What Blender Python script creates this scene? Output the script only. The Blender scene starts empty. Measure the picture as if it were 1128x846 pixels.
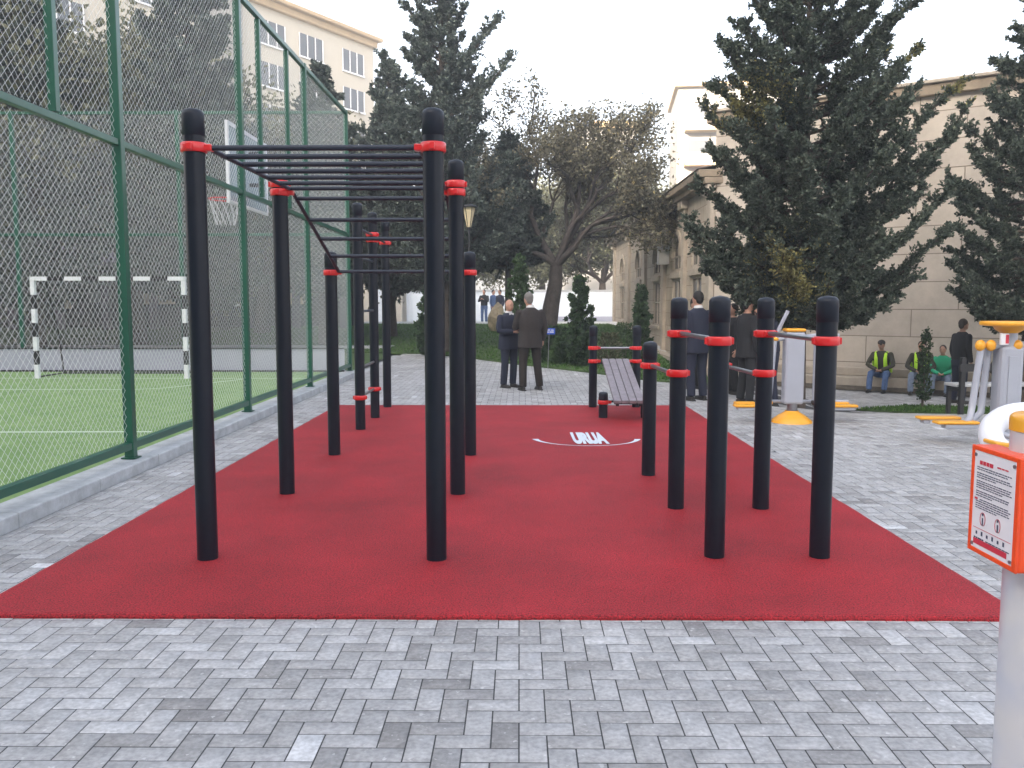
import bpy, bmesh, math, random
import numpy as np
from mathutils import Vector, Matrix, noise
R = math.radians
random.seed(7); rng = np.random.default_rng(7)
S = bpy.context.scene
C = S.collection

# ------------------------------------------------------------ camera, light, exposure
cam_d = bpy.data.cameras.new('camera'); cam = bpy.data.objects.new('camera', cam_d); C.objects.link(cam)
cam.location = (0, 0, 1.6); cam.rotation_euler = (R(90-5.38), 0, R(.485))
cam_d.sensor_width = 36; cam_d.lens = 945/1128*36; cam_d.clip_end = 1000; cam_d.clip_start = .05
S.camera = cam
W = bpy.data.worlds.new('World'); S.world = W; W.use_nodes = True
wn = W.node_tree.nodes; wl = W.node_tree.links
sky = wn.new('ShaderNodeTexSky'); sky.sky_type = 'NISHITA'; sky.sun_disc = False
SUN_EL, SUN_AZ = R(14), R(-150)                      # azimuth measured from +Y towards +X
sky.sun_elevation = SUN_EL; sky.sun_rotation = SUN_AZ
sky.air_density = .75; sky.dust_density = 7.0; sky.ozone_density = .8
hs = wn.new('ShaderNodeHueSaturation'); hs.inputs['Saturation'].default_value = .62; wl.new(sky.outputs[0], hs.inputs['Color']); wl.new(hs.outputs[0], wn['Background'].inputs[0]); wn['Background'].inputs[1].default_value = .145
sd = bpy.data.lights.new('sun', 'SUN'); so = bpy.data.objects.new('sun', sd); C.objects.link(so)
sd.energy = 3.0; sd.angle = R(.6); sd.color = (1, .86, .68)
d = Vector((math.sin(SUN_AZ)*math.cos(SUN_EL), math.cos(SUN_AZ)*math.cos(SUN_EL), math.sin(SUN_EL)))
so.rotation_euler = d.to_track_quat('Z', 'Y').to_euler()
S.view_settings.view_transform = 'Standard'; S.view_settings.look = 'None'
S.view_settings.gamma = 1; S.view_settings.exposure = 2.85

# ------------------------------------------------------------ helpers
def tag(o, label=None, cat=None, group=None, kind=None):
    if label: o['label'] = label
    if cat: o['category'] = cat
    if group: o['group'] = group
    if kind: o['kind'] = kind
    return o

def empty(name, loc, rz=0, label=None, cat=None, group=None):
    o = bpy.data.objects.new(name, None); C.objects.link(o)
    o.location = loc; o.rotation_euler = (0, 0, rz); o.empty_display_size = .1
    return tag(o, label, cat, group)

def copy_tree(o, parent=None, kids=None):
    c = o.copy(); C.objects.link(c)
    if parent: c.parent = parent
    for ch in [k for k in bpy.data.objects if k.parent == o]:
        copy_tree(ch, c)
    return c

def ss(t):
    t = min(1, max(0, t)); return t*t*(3-2*t)
def ter(x, y):
    return .5*ss((y-22)/20) - .42*ss((y-11.5)/5)*ss((x-3)/3)*(1-ss((y-24)/10))

class MB:
    """collects shapes into one mesh"""
    def __init__(s): s.v = []; s.f = []; s.sm = []; s.mi = []; s.cur = 0
    def add(s, vs, fs, smooth=False):
        n = len(s.v); s.v += [tuple(v) for v in vs]
        for f in fs: s.f.append([i+n for i in f]); s.sm.append(smooth); s.mi.append(s.cur)
    def box(s, x0, x1, y0, y1, z0, z1, M=None):
        vs = [Vector((x, y, z)) for x in (x0, x1) for y in (y0, y1) for z in (z0, z1)]
        if M: vs = [M @ v for v in vs]
        s.add(vs, [(0,1,3,2),(4,6,7,5),(0,4,5,1),(2,3,7,6),(0,2,6,4),(1,5,7,3)])
    def bbox(s, x0, x1, y0, y1, z0, z1, b=.006, M=None):
        bm = bmesh.new(); bmesh.ops.create_cube(bm, size=1)
        for v in bm.verts: v.co = Vector(((x0+x1)/2+v.co.x*(x1-x0), (y0+y1)/2+v.co.y*(y1-y0), (z0+z1)/2+v.co.z*(z1-z0)))
        bmesh.ops.bevel(bm, geom=bm.edges[:], offset=b, segments=2, affect='EDGES', profile=.5)
        vs = [v.co.copy() for v in bm.verts]
        if M: vs = [M @ v for v in vs]
        s.add(vs, [[v.index for v in f.verts] for f in bm.faces]); bm.free()
    def tube(s, pts, r, n=10, cap=True, smooth=True, ell=1):
        pts = [Vector(p) for p in pts]
        if not hasattr(r, '__len__'): r = [r]*len(pts)
        rings = []; u = None
        for i, p in enumerate(pts):
            t = (pts[min(i+1, len(pts)-1)] - pts[max(i-1, 0)]).normalized()
            if u is None:
                u = t.orthogonal().normalized() if abs(t.z) < .95 else Vector((1,0,0))
            u = (u - t*u.dot(t)).normalized(); w = t.cross(u)
            rings.append([p + (u*math.cos(2*math.pi*k/n) + w*math.sin(2*math.pi*k/n)*ell)*r[i] for k in range(n)])
        vs = [v for rg in rings for v in rg]; fs = []
        for i in range(len(rings)-1):
            for k in range(n):
                a, b = i*n+k, i*n+(k+1)%n; fs.append((a, b, b+n, a+n))
        s.add(vs, fs, smooth)
        if cap:
            m = (len(pts)-1)*n
            s.add(rings[0], [tuple(reversed(range(n)))]); s.add(rings[-1], [tuple(range(n))])
    def lathe(s, prof, c=(0,0,0), n=24, smooth=True, M=None):
        vs = []; fs = []
        for (r, z) in prof:
            for k in range(n):
                a = 2*math.pi*k/n; v = Vector((c[0]+r*math.cos(a), c[1]+r*math.sin(a), c[2]+z)); vs.append(M @ v if M else v)
        for i in range(len(prof)-1):
            for k in range(n):
                a, b = i*n+k, i*n+(k+1)%n; fs.append((a, b, b+n, a+n))
        s.add(vs, fs, smooth)
    def ell(s, c, rx, ry, rz, n=14, m=9, M=None):
        vs = []; fs = []
        for i in range(m+1):
            th = math.pi*i/m
            for k in range(n):
                a = 2*math.pi*k/n
                v = Vector((rx*max(math.sin(th), .001)*math.cos(a), ry*max(math.sin(th), .001)*math.sin(a), -rz*math.cos(th)))
                if M: v = M @ v
                vs.append(v+Vector(c))
        for i in range(m):
            for k in range(n):
                a, b = i*n+k, i*n+(k+1)%n; fs.append((a, b, b+n, a+n))
        s.add(vs, fs, True)
        s.add(vs[:n], [tuple(reversed(range(n)))]); s.add(vs[-n:], [tuple(range(n))])
    def poly(s, pts, z0, z1):
        n = len(pts); b = [(p[0], p[1], z0) for p in pts]; t = [(p[0], p[1], z1) for p in pts]
        s.add(b+t, [tuple(reversed(range(n))), tuple(range(n, 2*n))]+[(i, (i+1)%n, n+(i+1)%n, n+i) for i in range(n)])
    def mesh(s, name):
        me = bpy.data.meshes.new(name); me.from_pydata(s.v, [], s.f)
        me.polygons.foreach_set('use_smooth', s.sm)
        if any(s.mi): me.polygons.foreach_set('material_index', s.mi)
        me.update(); return me
    def build(s, name, mat, parent=None, loc=None, kind=None, label=None, cat=None, group=None):
        o = bpy.data.objects.new(name, s.mesh(name)); C.objects.link(o)
        for m in (mat if isinstance(mat, (list, tuple)) else [mat]): o.data.materials.append(m)
        if parent: o.parent = parent
        if loc: o.location = loc
        return tag(o, label, cat, group, kind)

def mk_np(name, verts, quads, mat, attr=None, smooth=False):
    me = bpy.data.meshes.new(name); nq = len(quads); k = quads.shape[1]
    me.vertices.add(len(verts)); me.vertices.foreach_set('co', verts.astype(np.float32).ravel())
    me.loops.add(nq*k); me.loops.foreach_set('vertex_index', quads.astype(np.int32).ravel())
    me.polygons.add(nq); me.polygons.foreach_set('loop_start', np.arange(0, nq*k, k, dtype=np.int32))
    me.polygons.foreach_set('loop_total', np.full(nq, k, dtype=np.int32))
    me.update(calc_edges=True)
    if attr is not None:
        a = me.attributes.new('tone', 'FLOAT', 'FACE'); a.data.foreach_set('value', attr.astype(np.float32))
    me.materials.append(mat)
    return me

# ------------------------------------------------------------ materials
def nt(name):
    m = bpy.data.materials.new(name); m.use_nodes = True
    n = m.node_tree.nodes; return m, n, m.node_tree.links, n['Principled BSDF']
def mat(name, col, rough=.5, metal=0, var=.0, vs=6., bump=0., bs=60., spec=.5, col2=None, coat=0, bdist=.01):
    m, n, l, b = nt(name)
    b.inputs['Roughness'].default_value = rough; b.inputs['Metallic'].default_value = metal
    b.inputs['Specular IOR Level'].default_value = spec; b.inputs['Coat Weight'].default_value = coat
    b.inputs['Base Color'].default_value = (*col, 1)
    tc = n.new('ShaderNodeTexCoord')
    if var or col2:
        t = n.new('ShaderNodeTexNoise'); t.inputs['Scale'].default_value = vs; t.inputs['Detail'].default_value = 6; t.inputs['Roughness'].default_value = .65
        l.new(tc.outputs['Object'], t.inputs['Vector'])
        r = n.new('ShaderNodeValToRGB'); r.color_ramp.elements[0].position = .3; r.color_ramp.elements[1].position = .72
        c2 = col2 or tuple(min(1, c*(1+var)) for c in col); c1 = tuple(c*(1-var) for c in col) if not col2 else col
        r.color_ramp.elements[0].color = (*c1, 1); r.color_ramp.elements[1].color = (*c2, 1)
        l.new(t.outputs['Fac'], r.inputs[0]); l.new(r.outputs[0], b.inputs['Base Color'])
    if bump:
        t = n.new('ShaderNodeTexNoise'); t.inputs['Scale'].default_value = bs; t.inputs['Detail'].default_value = 4
        l.new(tc.outputs['Object'], t.inputs['Vector'])
        u = n.new('ShaderNodeBump'); u.inputs['Strength'].default_value = bump; u.inputs['Distance'].default_value = bdist
        l.new(t.outputs['Fac'], u.inputs['Height']); l.new(u.outputs[0], b.inputs['Normal'])
    return m
def tone_mat(name, stops, rough=.7, trans=0, speckle=0, bump=0, big=0):
    """colour by the per-face random value 'tone'"""
    m, n, l, b = nt(name)
    a = n.new('ShaderNodeAttribute'); a.attribute_name = 'tone'
    r = n.new('ShaderNodeValToRGB'); cr = r.color_ramp
    while len(cr.elements) < len(stops): cr.elements.new(.5)
    for e, (p, c) in zip(cr.elements, stops): e.position = p; e.color = (*c, 1)
    l.new(a.outputs['Fac'], r.inputs[0]); out = r.outputs[0]
    g = n.new('ShaderNodeTexCoord')
    def mul(out, scale, lo, hi, p0=.35, p1=.65, det=5):
        t = n.new('ShaderNodeTexNoise'); t.inputs['Scale'].default_value = scale; t.inputs['Detail'].default_value = det
        l.new(g.outputs['Object'], t.inputs['Vector'])
        mr = n.new('ShaderNodeMapRange'); mr.inputs[1].default_value = p0; mr.inputs[2].default_value = p1
        mr.inputs[3].default_value = lo; mr.inputs[4].default_value = hi
        l.new(t.outputs['Fac'], mr.inputs[0])
        x = n.new('ShaderNodeVectorMath'); x.operation = 'SCALE'; l.new(out, x.inputs[0]); l.new(mr.outputs[0], x.inputs['Scale'])
        return x.outputs[0]
    if speckle:
        out = mul(out, 45, 1-speckle, 1+speckle); out = mul(out, 9, 1-speckle*.7, 1+speckle*.7)
        t = n.new('ShaderNodeTexNoise'); t.inputs['Scale'].default_value = 30; t.inputs['Detail'].default_value = 2
        l.new(g.outputs['Object'], t.inputs['Vector'])
        mr = n.new('ShaderNodeMapRange'); mr.inputs[1].default_value = .655; mr.inputs[2].default_value = .70; mr.inputs[4].default_value = .55
        l.new(t.outputs['Fac'], mr.inputs[0])
        mx = n.new('ShaderNodeMix'); mx.data_type = 'RGBA'; l.new(mr.outputs[0], mx.inputs[0]); l.new(out, mx.inputs[6]); mx.inputs[7].default_value = (.62, .62, .62, 1)
        out = mx.outputs[2]
    if big: out = mul(out, .7, 1-big, 1+big)
    l.new(out, b.inputs['Base Color']); b.inputs['Roughness'].default_value = rough
    if bump:
        t = n.new('ShaderNodeTexNoise'); t.inputs['Scale'].default_value = 160; t.inputs['Detail'].default_value = 4
        l.new(g.outputs['Object'], t.inputs['Vector'])
        u = n.new('ShaderNodeBump'); u.inputs['Strength'].default_value = bump; u.inputs['Distance'].default_value = .004
        l.new(t.outputs['Fac'], u.inputs['Height']); l.new(u.outputs[0], b.inputs['Normal'])
    if trans:
        tr = n.new('ShaderNodeBsdfTranslucent'); l.new(out, tr.inputs['Color'])
        ms = n.new('ShaderNodeMixShader'); ms.inputs[0].default_value = trans
        l.new(b.outputs[0], ms.inputs[1]); l.new(tr.outputs[0], ms.inputs[2]); l.new(ms.outputs[0], n['Material Output'].inputs[0])
    b.inputs['Specular IOR Level'].default_value = .3
    return m

M = dict(
 post=mat('post_paint', (.006,.009,.017), .34, spec=.28, var=.15, vs=3, bump=.05, bs=250, bdist=.002),
 cap=mat('cap_rubber', (.011,.015,.025), .42, spec=.28),
 bar=mat('bar_paint', (.018,.024,.04), .45, spec=.35),
 steel=mat('brushed_steel', (.32,.32,.34), .3, metal=.9),
 red=mat('collar_red', (.62,.012,.014), .3, coat=.3),
 green=mat('fence_green', (.006,.085,.05), .38, coat=.2, var=.12, vs=2),
 wire=mat('fence_wire', (.66,.69,.70), .5),
 black=mat('black_paint', (.012,.012,.014), .4),
 white=mat('white_paint', (.75,.76,.8), .45, var=.06, vs=4),
 greyp=mat('machine_grey', (.36,.38,.44), .3, coat=.3, var=.05, vs=3),
 yellow=mat('machine_yellow', (.80,.36,.015), .35, coat=.2),
 orange=mat('box_orange', (.86,.075,.008), .35, coat=.2, var=.08, vs=20),
 paper=mat('sign_paper', (.78,.74,.77), .45),
 ink=mat('ink_dark', (.04,.05,.10), .6),
 inkred=mat('ink_red', (.6,.03,.06), .5),
 wood=mat('bench_slat', (.19,.165,.185), .5, var=.25, vs=12, bump=.1, bs=40),
 logo=mat('logo_white', (.60,.67,.75), .6, var=.12, vs=40),
 kerb=mat('kerb_concrete', (.44,.46,.48), .8, var=.25, vs=5, bump=.4, bs=30),
 soil=mat('soil', (.10,.085,.065), .95, var=.4, vs=8, bump=.6, bs=30),
 joint=mat('joint_sand', (.05,.052,.055), .95, var=.3, vs=30),
 farpave=mat('far_concrete', (.42,.43,.44), .85, var=.12, vs=.6),
 wallgrey=mat('pitch_wall', (.34,.35,.43), .6, var=.05, vs=2),
 bark=mat('bark', (.07,.055,.045), .9, var=.4, vs=9, bump=.9, bs=25, bdist=.03),
 bark2=mat('bark_grey', (.06,.05,.045), .9, var=.4, vs=7, bump=.9, bs=16, bdist=.03),
 glass=mat('window_glass', (.05,.06,.075), .12, spec=.8),
 frame=mat('window_frame', (.5,.5,.5), .5),
 cream=mat('cream_render', (.50,.46,.39), .8, var=.06, vs=.4),
 ochre=mat('cornice_sun_tint', (.40,.29,.17), .7, var=.1, vs=1),  # warm sunlight and shade on roof edges put into the colour
 pale=mat('pale_render', (.25,.24,.225), .8, var=.06, vs=.3),
 bluewhite=mat('white_wall', (.66,.71,.76), .7, var=.08, vs=.5),
 dark=mat('dark_interior', (.02,.02,.022), .9),
 purple=mat('purple_roof', (.115,.085,.13), .6, var=.2, vs=1.5),
 rock=mat('boulder', (.40,.33,.22), .9, var=.3, vs=4, bump=1, bs=7, bdist=.05),
 blue=mat('sign_blue', (.02,.07,.42), .4),
 lamp=mat('lantern_glass', (.62,.52,.33), .35),
 rubber=mat('rubber', (.02,.02,.02), .8),
 skin=mat('skin', (.42,.23,.16), .55), skin2=mat('skin_tan', (.32,.18,.12), .55),
 navy=mat('cloth_navy', (.012,.016,.035), .85), brown=mat('cloth_charcoal', (.028,.023,.022), .9, var=.2, vs=30),
 trbrown=mat('cloth_dark_brown', (.02,.015,.013), .9), blackc=mat('cloth_black', (.010,.011,.014), .85),
 shirt=mat('cloth_white', (.6,.6,.6), .8), lightgrey=mat('cloth_pale_grey', (.42,.43,.45), .8),
 jeans=mat('cloth_jeans', (.07,.12,.24), .9, var=.25, vs=15), jeans2=mat('cloth_pale_jeans', (.16,.2,.27), .9, var=.25, vs=15),
 hivis=mat('cloth_hi_vis', (.50,.85,.04), .6), olive=mat('cloth_olive', (.035,.033,.022), .9), gcoat=mat('cloth_green', (.02,.33,.17), .8),
 hair=mat('hair_dark', (.012,.01,.009), .7), hairgrey=mat('hair_grey', (.16,.15,.14), .7), hairbrown=mat('hair_brown', (.04,.028,.02), .7),
 shoe=mat('shoe_leather', (.012,.010,.009), .35),
)

# red rubber surface
m, n, l, b = nt('red_rubber'); tc = n.new('ShaderNodeTexCoord')
v1 = n.new('ShaderNodeTexNoise'); v1.inputs['Scale'].default_value = 120; v1.inputs['Detail'].default_value = 3; l.new(tc.outputs['Object'], v1.inputs['Vector'])
v2 = n.new('ShaderNodeTexNoise'); v2.inputs['Scale'].default_value = 1.1; v2.inputs['Detail'].default_value = 7; v2.inputs['Roughness'].default_value = .6; l.new(tc.outputs['Object'], v2.inputs['Vector'])
r1 = n.new('ShaderNodeValToRGB'); e = r1.color_ramp.elements; e[0].position = .32; e[0].color = (.09,.004,.007,1); e[1].position = .68; e[1].color = (.54,.020,.032,1)
l.new(v1.outputs['Fac'], r1.inputs[0])
mr = n.new('ShaderNodeMapRange'); mr.inputs[1].default_value = .3; mr.inputs[2].default_value = .7; mr.inputs[3].default_value = .74; mr.inputs[4].default_value = 1.2; l.new(v2.outputs['Fac'], mr.inputs[0])
x = n.new('ShaderNodeVectorMath'); x.operation = 'SCALE'; l.new(r1.outputs[0], x.inputs[0]); l.new(mr.outputs[0], x.inputs['Scale'])
l.new(x.outputs[0], b.inputs['Base Color']); b.inputs['Roughness'].default_value = .7; b.inputs['Specular IOR Level'].default_value = .35
u = n.new('ShaderNodeBump'); u.inputs['Strength'].default_value = .9; u.inputs['Distance'].default_value = .008; l.new(v1.outputs['Fac'], u.inputs['Height']); l.new(u.outputs[0], b.inputs['Normal'])
M['rubber_red'] = m
# stone blocks: courses with thin dark joints (object x along the wall, z up)
def stone(name, bw, bh, c1, c2, cj, js=.012, axis='x'):
    m, n, l, b = nt(name); tc = n.new('ShaderNodeTexCoord')
    sp = n.new('ShaderNodeSeparateXYZ'); cb = n.new('ShaderNodeCombineXYZ'); l.new(tc.outputs['Object'], sp.inputs[0])
    l.new(sp.outputs[0 if axis == 'x' else 1], cb.inputs[0]); l.new(sp.outputs[2], cb.inputs[1])
    br = n.new('ShaderNodeTexBrick'); br.inputs['Scale'].default_value = 1; br.inputs['Brick Width'].default_value = bw; br.inputs['Row Height'].default_value = bh
    br.inputs['Mortar Size'].default_value = js; br.inputs['Mortar Smooth'].default_value = .3; br.inputs['Bias'].default_value = 0
    br.inputs['Color1'].default_value = (*c1, 1); br.inputs['Color2'].default_value = (*c2, 1); br.inputs['Mortar'].default_value = (*cj, 1)
    l.new(cb.outputs[0], br.inputs['Vector'])
    t = n.new('ShaderNodeTexNoise'); t.inputs['Scale'].default_value = 1.3; t.inputs['Detail'].default_value = 8; t.inputs['Roughness'].default_value = .7; l.new(tc.outputs['Object'], t.inputs['Vector'])
    mr = n.new('ShaderNodeMapRange'); mr.inputs[1].default_value = .3; mr.inputs[2].default_value = .7; mr.inputs[3].default_value = .76; mr.inputs[4].default_value = 1.12; l.new(t.outputs['Fac'], mr.inputs[0])
    x = n.new('ShaderNodeVectorMath'); x.operation = 'SCALE'; l.new(br.outputs['Color'], x.inputs[0]); l.new(mr.outputs[0], x.inputs['Scale'])
    l.new(x.outputs[0], b.inputs['Base Color']); b.inputs['Roughness'].default_value = .85
    u = n.new('ShaderNodeBump'); u.inputs['Strength'].default_value = .5; u.inputs['Distance'].default_value = .02; u.invert = True; l.new(br.outputs['Fac'], u.inputs['Height']); l.new(u.outputs[0], b.inputs['Normal'])
    return m
M['stone'] = stone('limestone_blocks', 1.9, .62, (.47,.41,.34), (.41,.36,.305), (.20,.165,.13))
M['stone2'] = stone('limestone_facade', .9, .42, (.42,.36,.285), (.36,.305,.24), (.2,.16,.12), .01, 'y')
M['trim'] = mat('limestone_trim', (.36,.31,.25), .85, var=.2, vs=3, bump=.2, bs=20)
M['eave'] = mat('eave_stone', (.22,.175,.125), .85, var=.25, vs=3)
M['paver'] = tone_mat('paver', [(0,(.24,.235,.235)), (.22,(.33,.328,.33)), (.7,(.405,.405,.412)), (.92,(.47,.475,.485)), (1,(.58,.59,.61))], .58, speckle=.17, bump=.3, big=.12)
M['grass'] = tone_mat('grass_blades', [(0,(.03,.07,.014)), (.6,(.065,.15,.028)), (1,(.13,.22,.055))], .8, trans=.25)
M['grassbase'] = mat('grass_ground', (.03,.065,.015), .95, col2=(.065,.11,.03), vs=2.2, bump=.5, bs=40)
M['turf'] = mat('artificial_turf', (.13,.25,.065), .85, col2=(.24,.36,.13), vs=3.5, bump=.8, bs=260)
M['line'] = mat('turf_line', (.62,.72,.58), .85, var=.1, vs=30)

# ------------------------------------------------------------ ground
def sheet(name, xs, ys, dz, mt, kind='structure', hole=None):
    vs = [(x, y, ter(x, y)+dz) for y in ys for x in xs]; nx = len(xs); fs = []
    for j in range(len(ys)-1):
        for i in range(nx-1):
            if hole and hole((xs[i]+xs[i+1])/2, (ys[j]+ys[j+1])/2): continue
            a = j*nx+i; fs.append((a, a+1, a+nx+1, a+nx))
    mb = MB(); mb.add(vs, fs, True); return mb.build(name, mt, kind=kind)
lin = lambda a, b, n: [a+(b-a)*i/n for i in range(n+1)]
sheet('ground', [-400,-120,-60]+lin(-40,40,40)+[60,120,400], [-60,-20]+lin(-10,60,70)+[90,160,500], -.06, M['farpave'])
PX0, PX1, PY0, PY1 = -3.57, 13.0, .6, 28.
sheet('paving_bed', lin(PX0, PX1, 34), lin(PY0, PY1, 56), -.0016, M['joint'])
MAT = (-2.84, 2.58, 4.22, 13.25)
def pavers():
    sx, s = .1030, .0955; g = .0026; ch = .0016
    hx, hv = [], []
    lawn_y = lambda x: 26.0 if x < -2 else 24.9 - (x+2)*1.72
    for j in range(int(PY0/s), int(PY1/s)):
        for i in range(int(PX0/sx)-2, int(PX1/sx)):
            t = (i+j) % 4
            if t == 0: bx = (i, i+2, j, j+1)
            elif t == 2: bx = (i, i+1, j, j+2)
            else: continue
            x0, x1, y0, y1 = bx[0]*sx, bx[1]*sx, bx[2]*s, bx[3]*s
            cx, cy = (x0+x1)/2, (y0+y1)/2
            if x1 < PX0+.03 or x1 > PX1: continue
            x0 = max(x0, PX0-.008)
            if MAT[0]+.12 < cx < MAT[1]-.12 and MAT[2]+.12 < cy < MAT[3]-.12: continue
            if cx < 4.4 and cy > lawn_y(cx)+1.2: continue
            if cx > 9 and cy > 20: continue
            hx.append((x0, x1, y0, y1))
    a = np.array(hx); N = len(a)
    jit = rng.normal(0, .00035, (N, 1))
    x0, x1, y0, y1 = (a[:, k] for k in range(4))
    x0 = x0+g; x1 = x1-g; y0 = y0+g; y1 = y1-g
    V = np.zeros((N, 8, 3))
    for k, (X, Y) in enumerate(((x0,y0),(x1,y0),(x1,y1),(x0,y1))):
        V[:, k, 0] = X; V[:, k, 1] = Y; V[:, k, 2] = -.0019
    for k, (X, Y) in enumerate(((x0+ch,y0+ch),(x1-ch,y0+ch),(x1-ch,y1-ch),(x0+ch,y1-ch))):
        V[:, 4+k, 0] = X; V[:, 4+k, 1] = Y
    V[:, 4:, 2] = jit + rng.normal(0, .00025, (N, 4))
    # a few settled or lifted patches
    V = V.reshape(-1, 3)
    def sv(t): t = np.clip(t, 0, 1); return t*t*(3-2*t)
    V[:, 2] += .5*sv((V[:,1]-22)/20) - .42*sv((V[:,1]-11.5)/5)*sv((V[:,0]-3)/3)*(1-sv((V[:,1]-24)/10))
    q = np.array([[4,5,6,7],[0,1,5,4],[1,2,6,5],[2,3,7,6],[3,0,4,7]])
    Q = (q[None] + (np.arange(N)*8)[:, None, None]).reshape(-1, 4)
    tone = np.clip(rng.beta(2.2, 2.2, N)*.85 + (rng.random(N) < .05)*.3 - (rng.random(N) < .06)*.25, 0, 1)
    me = mk_np('paving', V, Q, M['paver'], np.repeat(tone, 5))
    o = bpy.data.objects.new('paving', me); C.objects.link(o); tag(o, kind='structure')
pavers()

# rubber play surface, with rounded worn edge
mb = MB()
nx, ny = 60, 90; x0, x1, y0, y1 = MAT
def wob(t, s): return .008*noise.noise(Vector((t*3, s, 0)))+.004*noise.noise(Vector((t*17, s, 3)))
top, inn, bot = [], [], []
def ringpts(off, z):
    out = []
    for i in range(nx): t = i/nx; out.append((x0+off+(x1-x0-2*off)*t, y0+off+wob(x0+(x1-x0)*t, 1), z))
    for i in range(ny): t = i/ny; out.append((x1-off+wob(y0+(y1-y0)*t, 2), y0+off+(y1-y0-2*off)*t, z))
    for i in range(nx): t = i/nx; out.append((x1-off-(x1-x0-2*off)*t, y1-off+wob(t, 3), z))
    for i in range(ny): t = i/ny; out.append((x0+off+wob(t*9, 4), y1-off-(y1-y0-2*off)*t, z))
    return out
rs = [ringpts(0, -.008), ringpts(0, .012), ringpts(.008, .022), ringpts(.03, .026)]
n_ = len(rs[0]); vs = [p for r_ in rs for p in r_]; fs = []
for k in range(3):
    for i in range(n_): fs.append((k*n_+i, k*n_+(i+1)%n_, (k+1)*n_+(i+1)%n_, (k+1)*n_+i))
fs.append(tuple(range(3*n_, 4*n_)))
mb.add(vs, fs); mb.build('rubber_surface', M['rubber_red'], kind='structure')
ZM = .026
# white emblem printed on the rubber
root = empty('floor_emblem', (.78, 9.85, ZM+.003), 0, 'white curved line and short lettering painted on the red rubber', 'marking')
mb = MB(); pts = []
for i in range(61):
    a = R(188 + i*(352-188)/60); w = .010+.028*abs((i-30)/30)**3
    pts.append((math.cos(a)*.60, .10+math.sin(a)*.55, w))
vs = []
for i, (px_, py_, w) in enumerate(pts):
    dx, dy = px_, (py_-.10); L = math.hypot(dx, dy); vs += [(px_+dx/L*w, py_+dy/L*w, 0), (px_-dx/L*w, py_-dy/L*w, 0)]
mb.add(vs, [(2*i, 2*i+2, 2*i+3, 2*i+1) for i in range(60)])
mb.build('arc', M['logo'], root)
cu = bpy.data.curves.new('lettering', 'FONT'); cu.body = 'URUA'; cu.size = .30; cu.align_x = 'CENTER'; cu.align_y = 'CENTER'; cu.offset = .022; cu.extrude = .0
ot = bpy.data.objects.new('lettering', cu); C.objects.link(ot); bpy.context.view_layer.update()
me = bpy.data.meshes.new_from_object(ot.evaluated_get(bpy.context.evaluated_depsgraph_get())); bpy.data.objects.remove(ot)
for v in me.vertices: v.co = Vector((v.co.x*.47+.03-v.co.y*.02, v.co.y*3.4+.05, .003))
me.materials.append(M['logo']); ot = bpy.data.objects.new('lettering', me); C.objects.link(ot); ot.parent = root

# lawn: ground mound with blades
LAWN = [(-12.5,26.6),(-4.85,26.5),(-2.83,26.1),(-1.43,24.6),(.09,22.1),(1.57,19.8),(2.72,17.6),(3.4,17.0),(4.1,18.2),(4.55,20.5),(4.6,44),(-12.5,44)]
def inside(x, y, P):
    c = False; n = len(P)
    for i in range(n):
        x1_, y1_ = P[i]; x2_, y2_ = P[(i+1) % n]
        if (y1_ > y) != (y2_ > y) and x < (x2_-x1_)*(y-y1_)/(y2_-y1_)+x1_: c = not c
    return c
def patch(name, P, dz, mt, step=.5):
    """polygon draped on the terrain"""
    bm = bmesh.new(); vs = [bm.verts.new((x, y, 0)) for x, y in P]; f = bm.faces.new(vs)
    xs = [p[0] for p in P]; ys = [p[1] for p in P]
    for axis, lo, hi in ((0, min(xs), max(xs)), (1, min(ys), max(ys))):
        t = lo+step
        while t < hi:
            co = Vector((t, 0, 0)) if axis == 0 else Vector((0, t, 0)); no = Vector((1,0,0)) if axis == 0 else Vector((0,1,0))
            bmesh.ops.bisect_plane(bm, geom=bm.verts[:]+bm.edges[:]+bm.faces[:], plane_co=co, plane_no=no); t += step
    ext = bmesh.ops.extrude_face_region(bm, geom=bm.faces[:])
    top_ = set(v for v in ext['geom'] if isinstance(v, bmesh.types.BMVert))
    for v in bm.verts: v.co.z = ter(v.co.x, v.co.y) + (dz if v in top_ else -.02)
    bmesh.ops.recalc_face_normals(bm, faces=bm.faces[:])
    me = bpy.data.meshes.new(name); bm.to_mesh(me); bm.free(); me.materials.append(mt)
    o = bpy.data.objects.new(name, me); C.objects.link(o); return tag(o, kind='structure')
patch('lawn_ground', LAWN, .04, M['grassbase'], 1.0)
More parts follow.
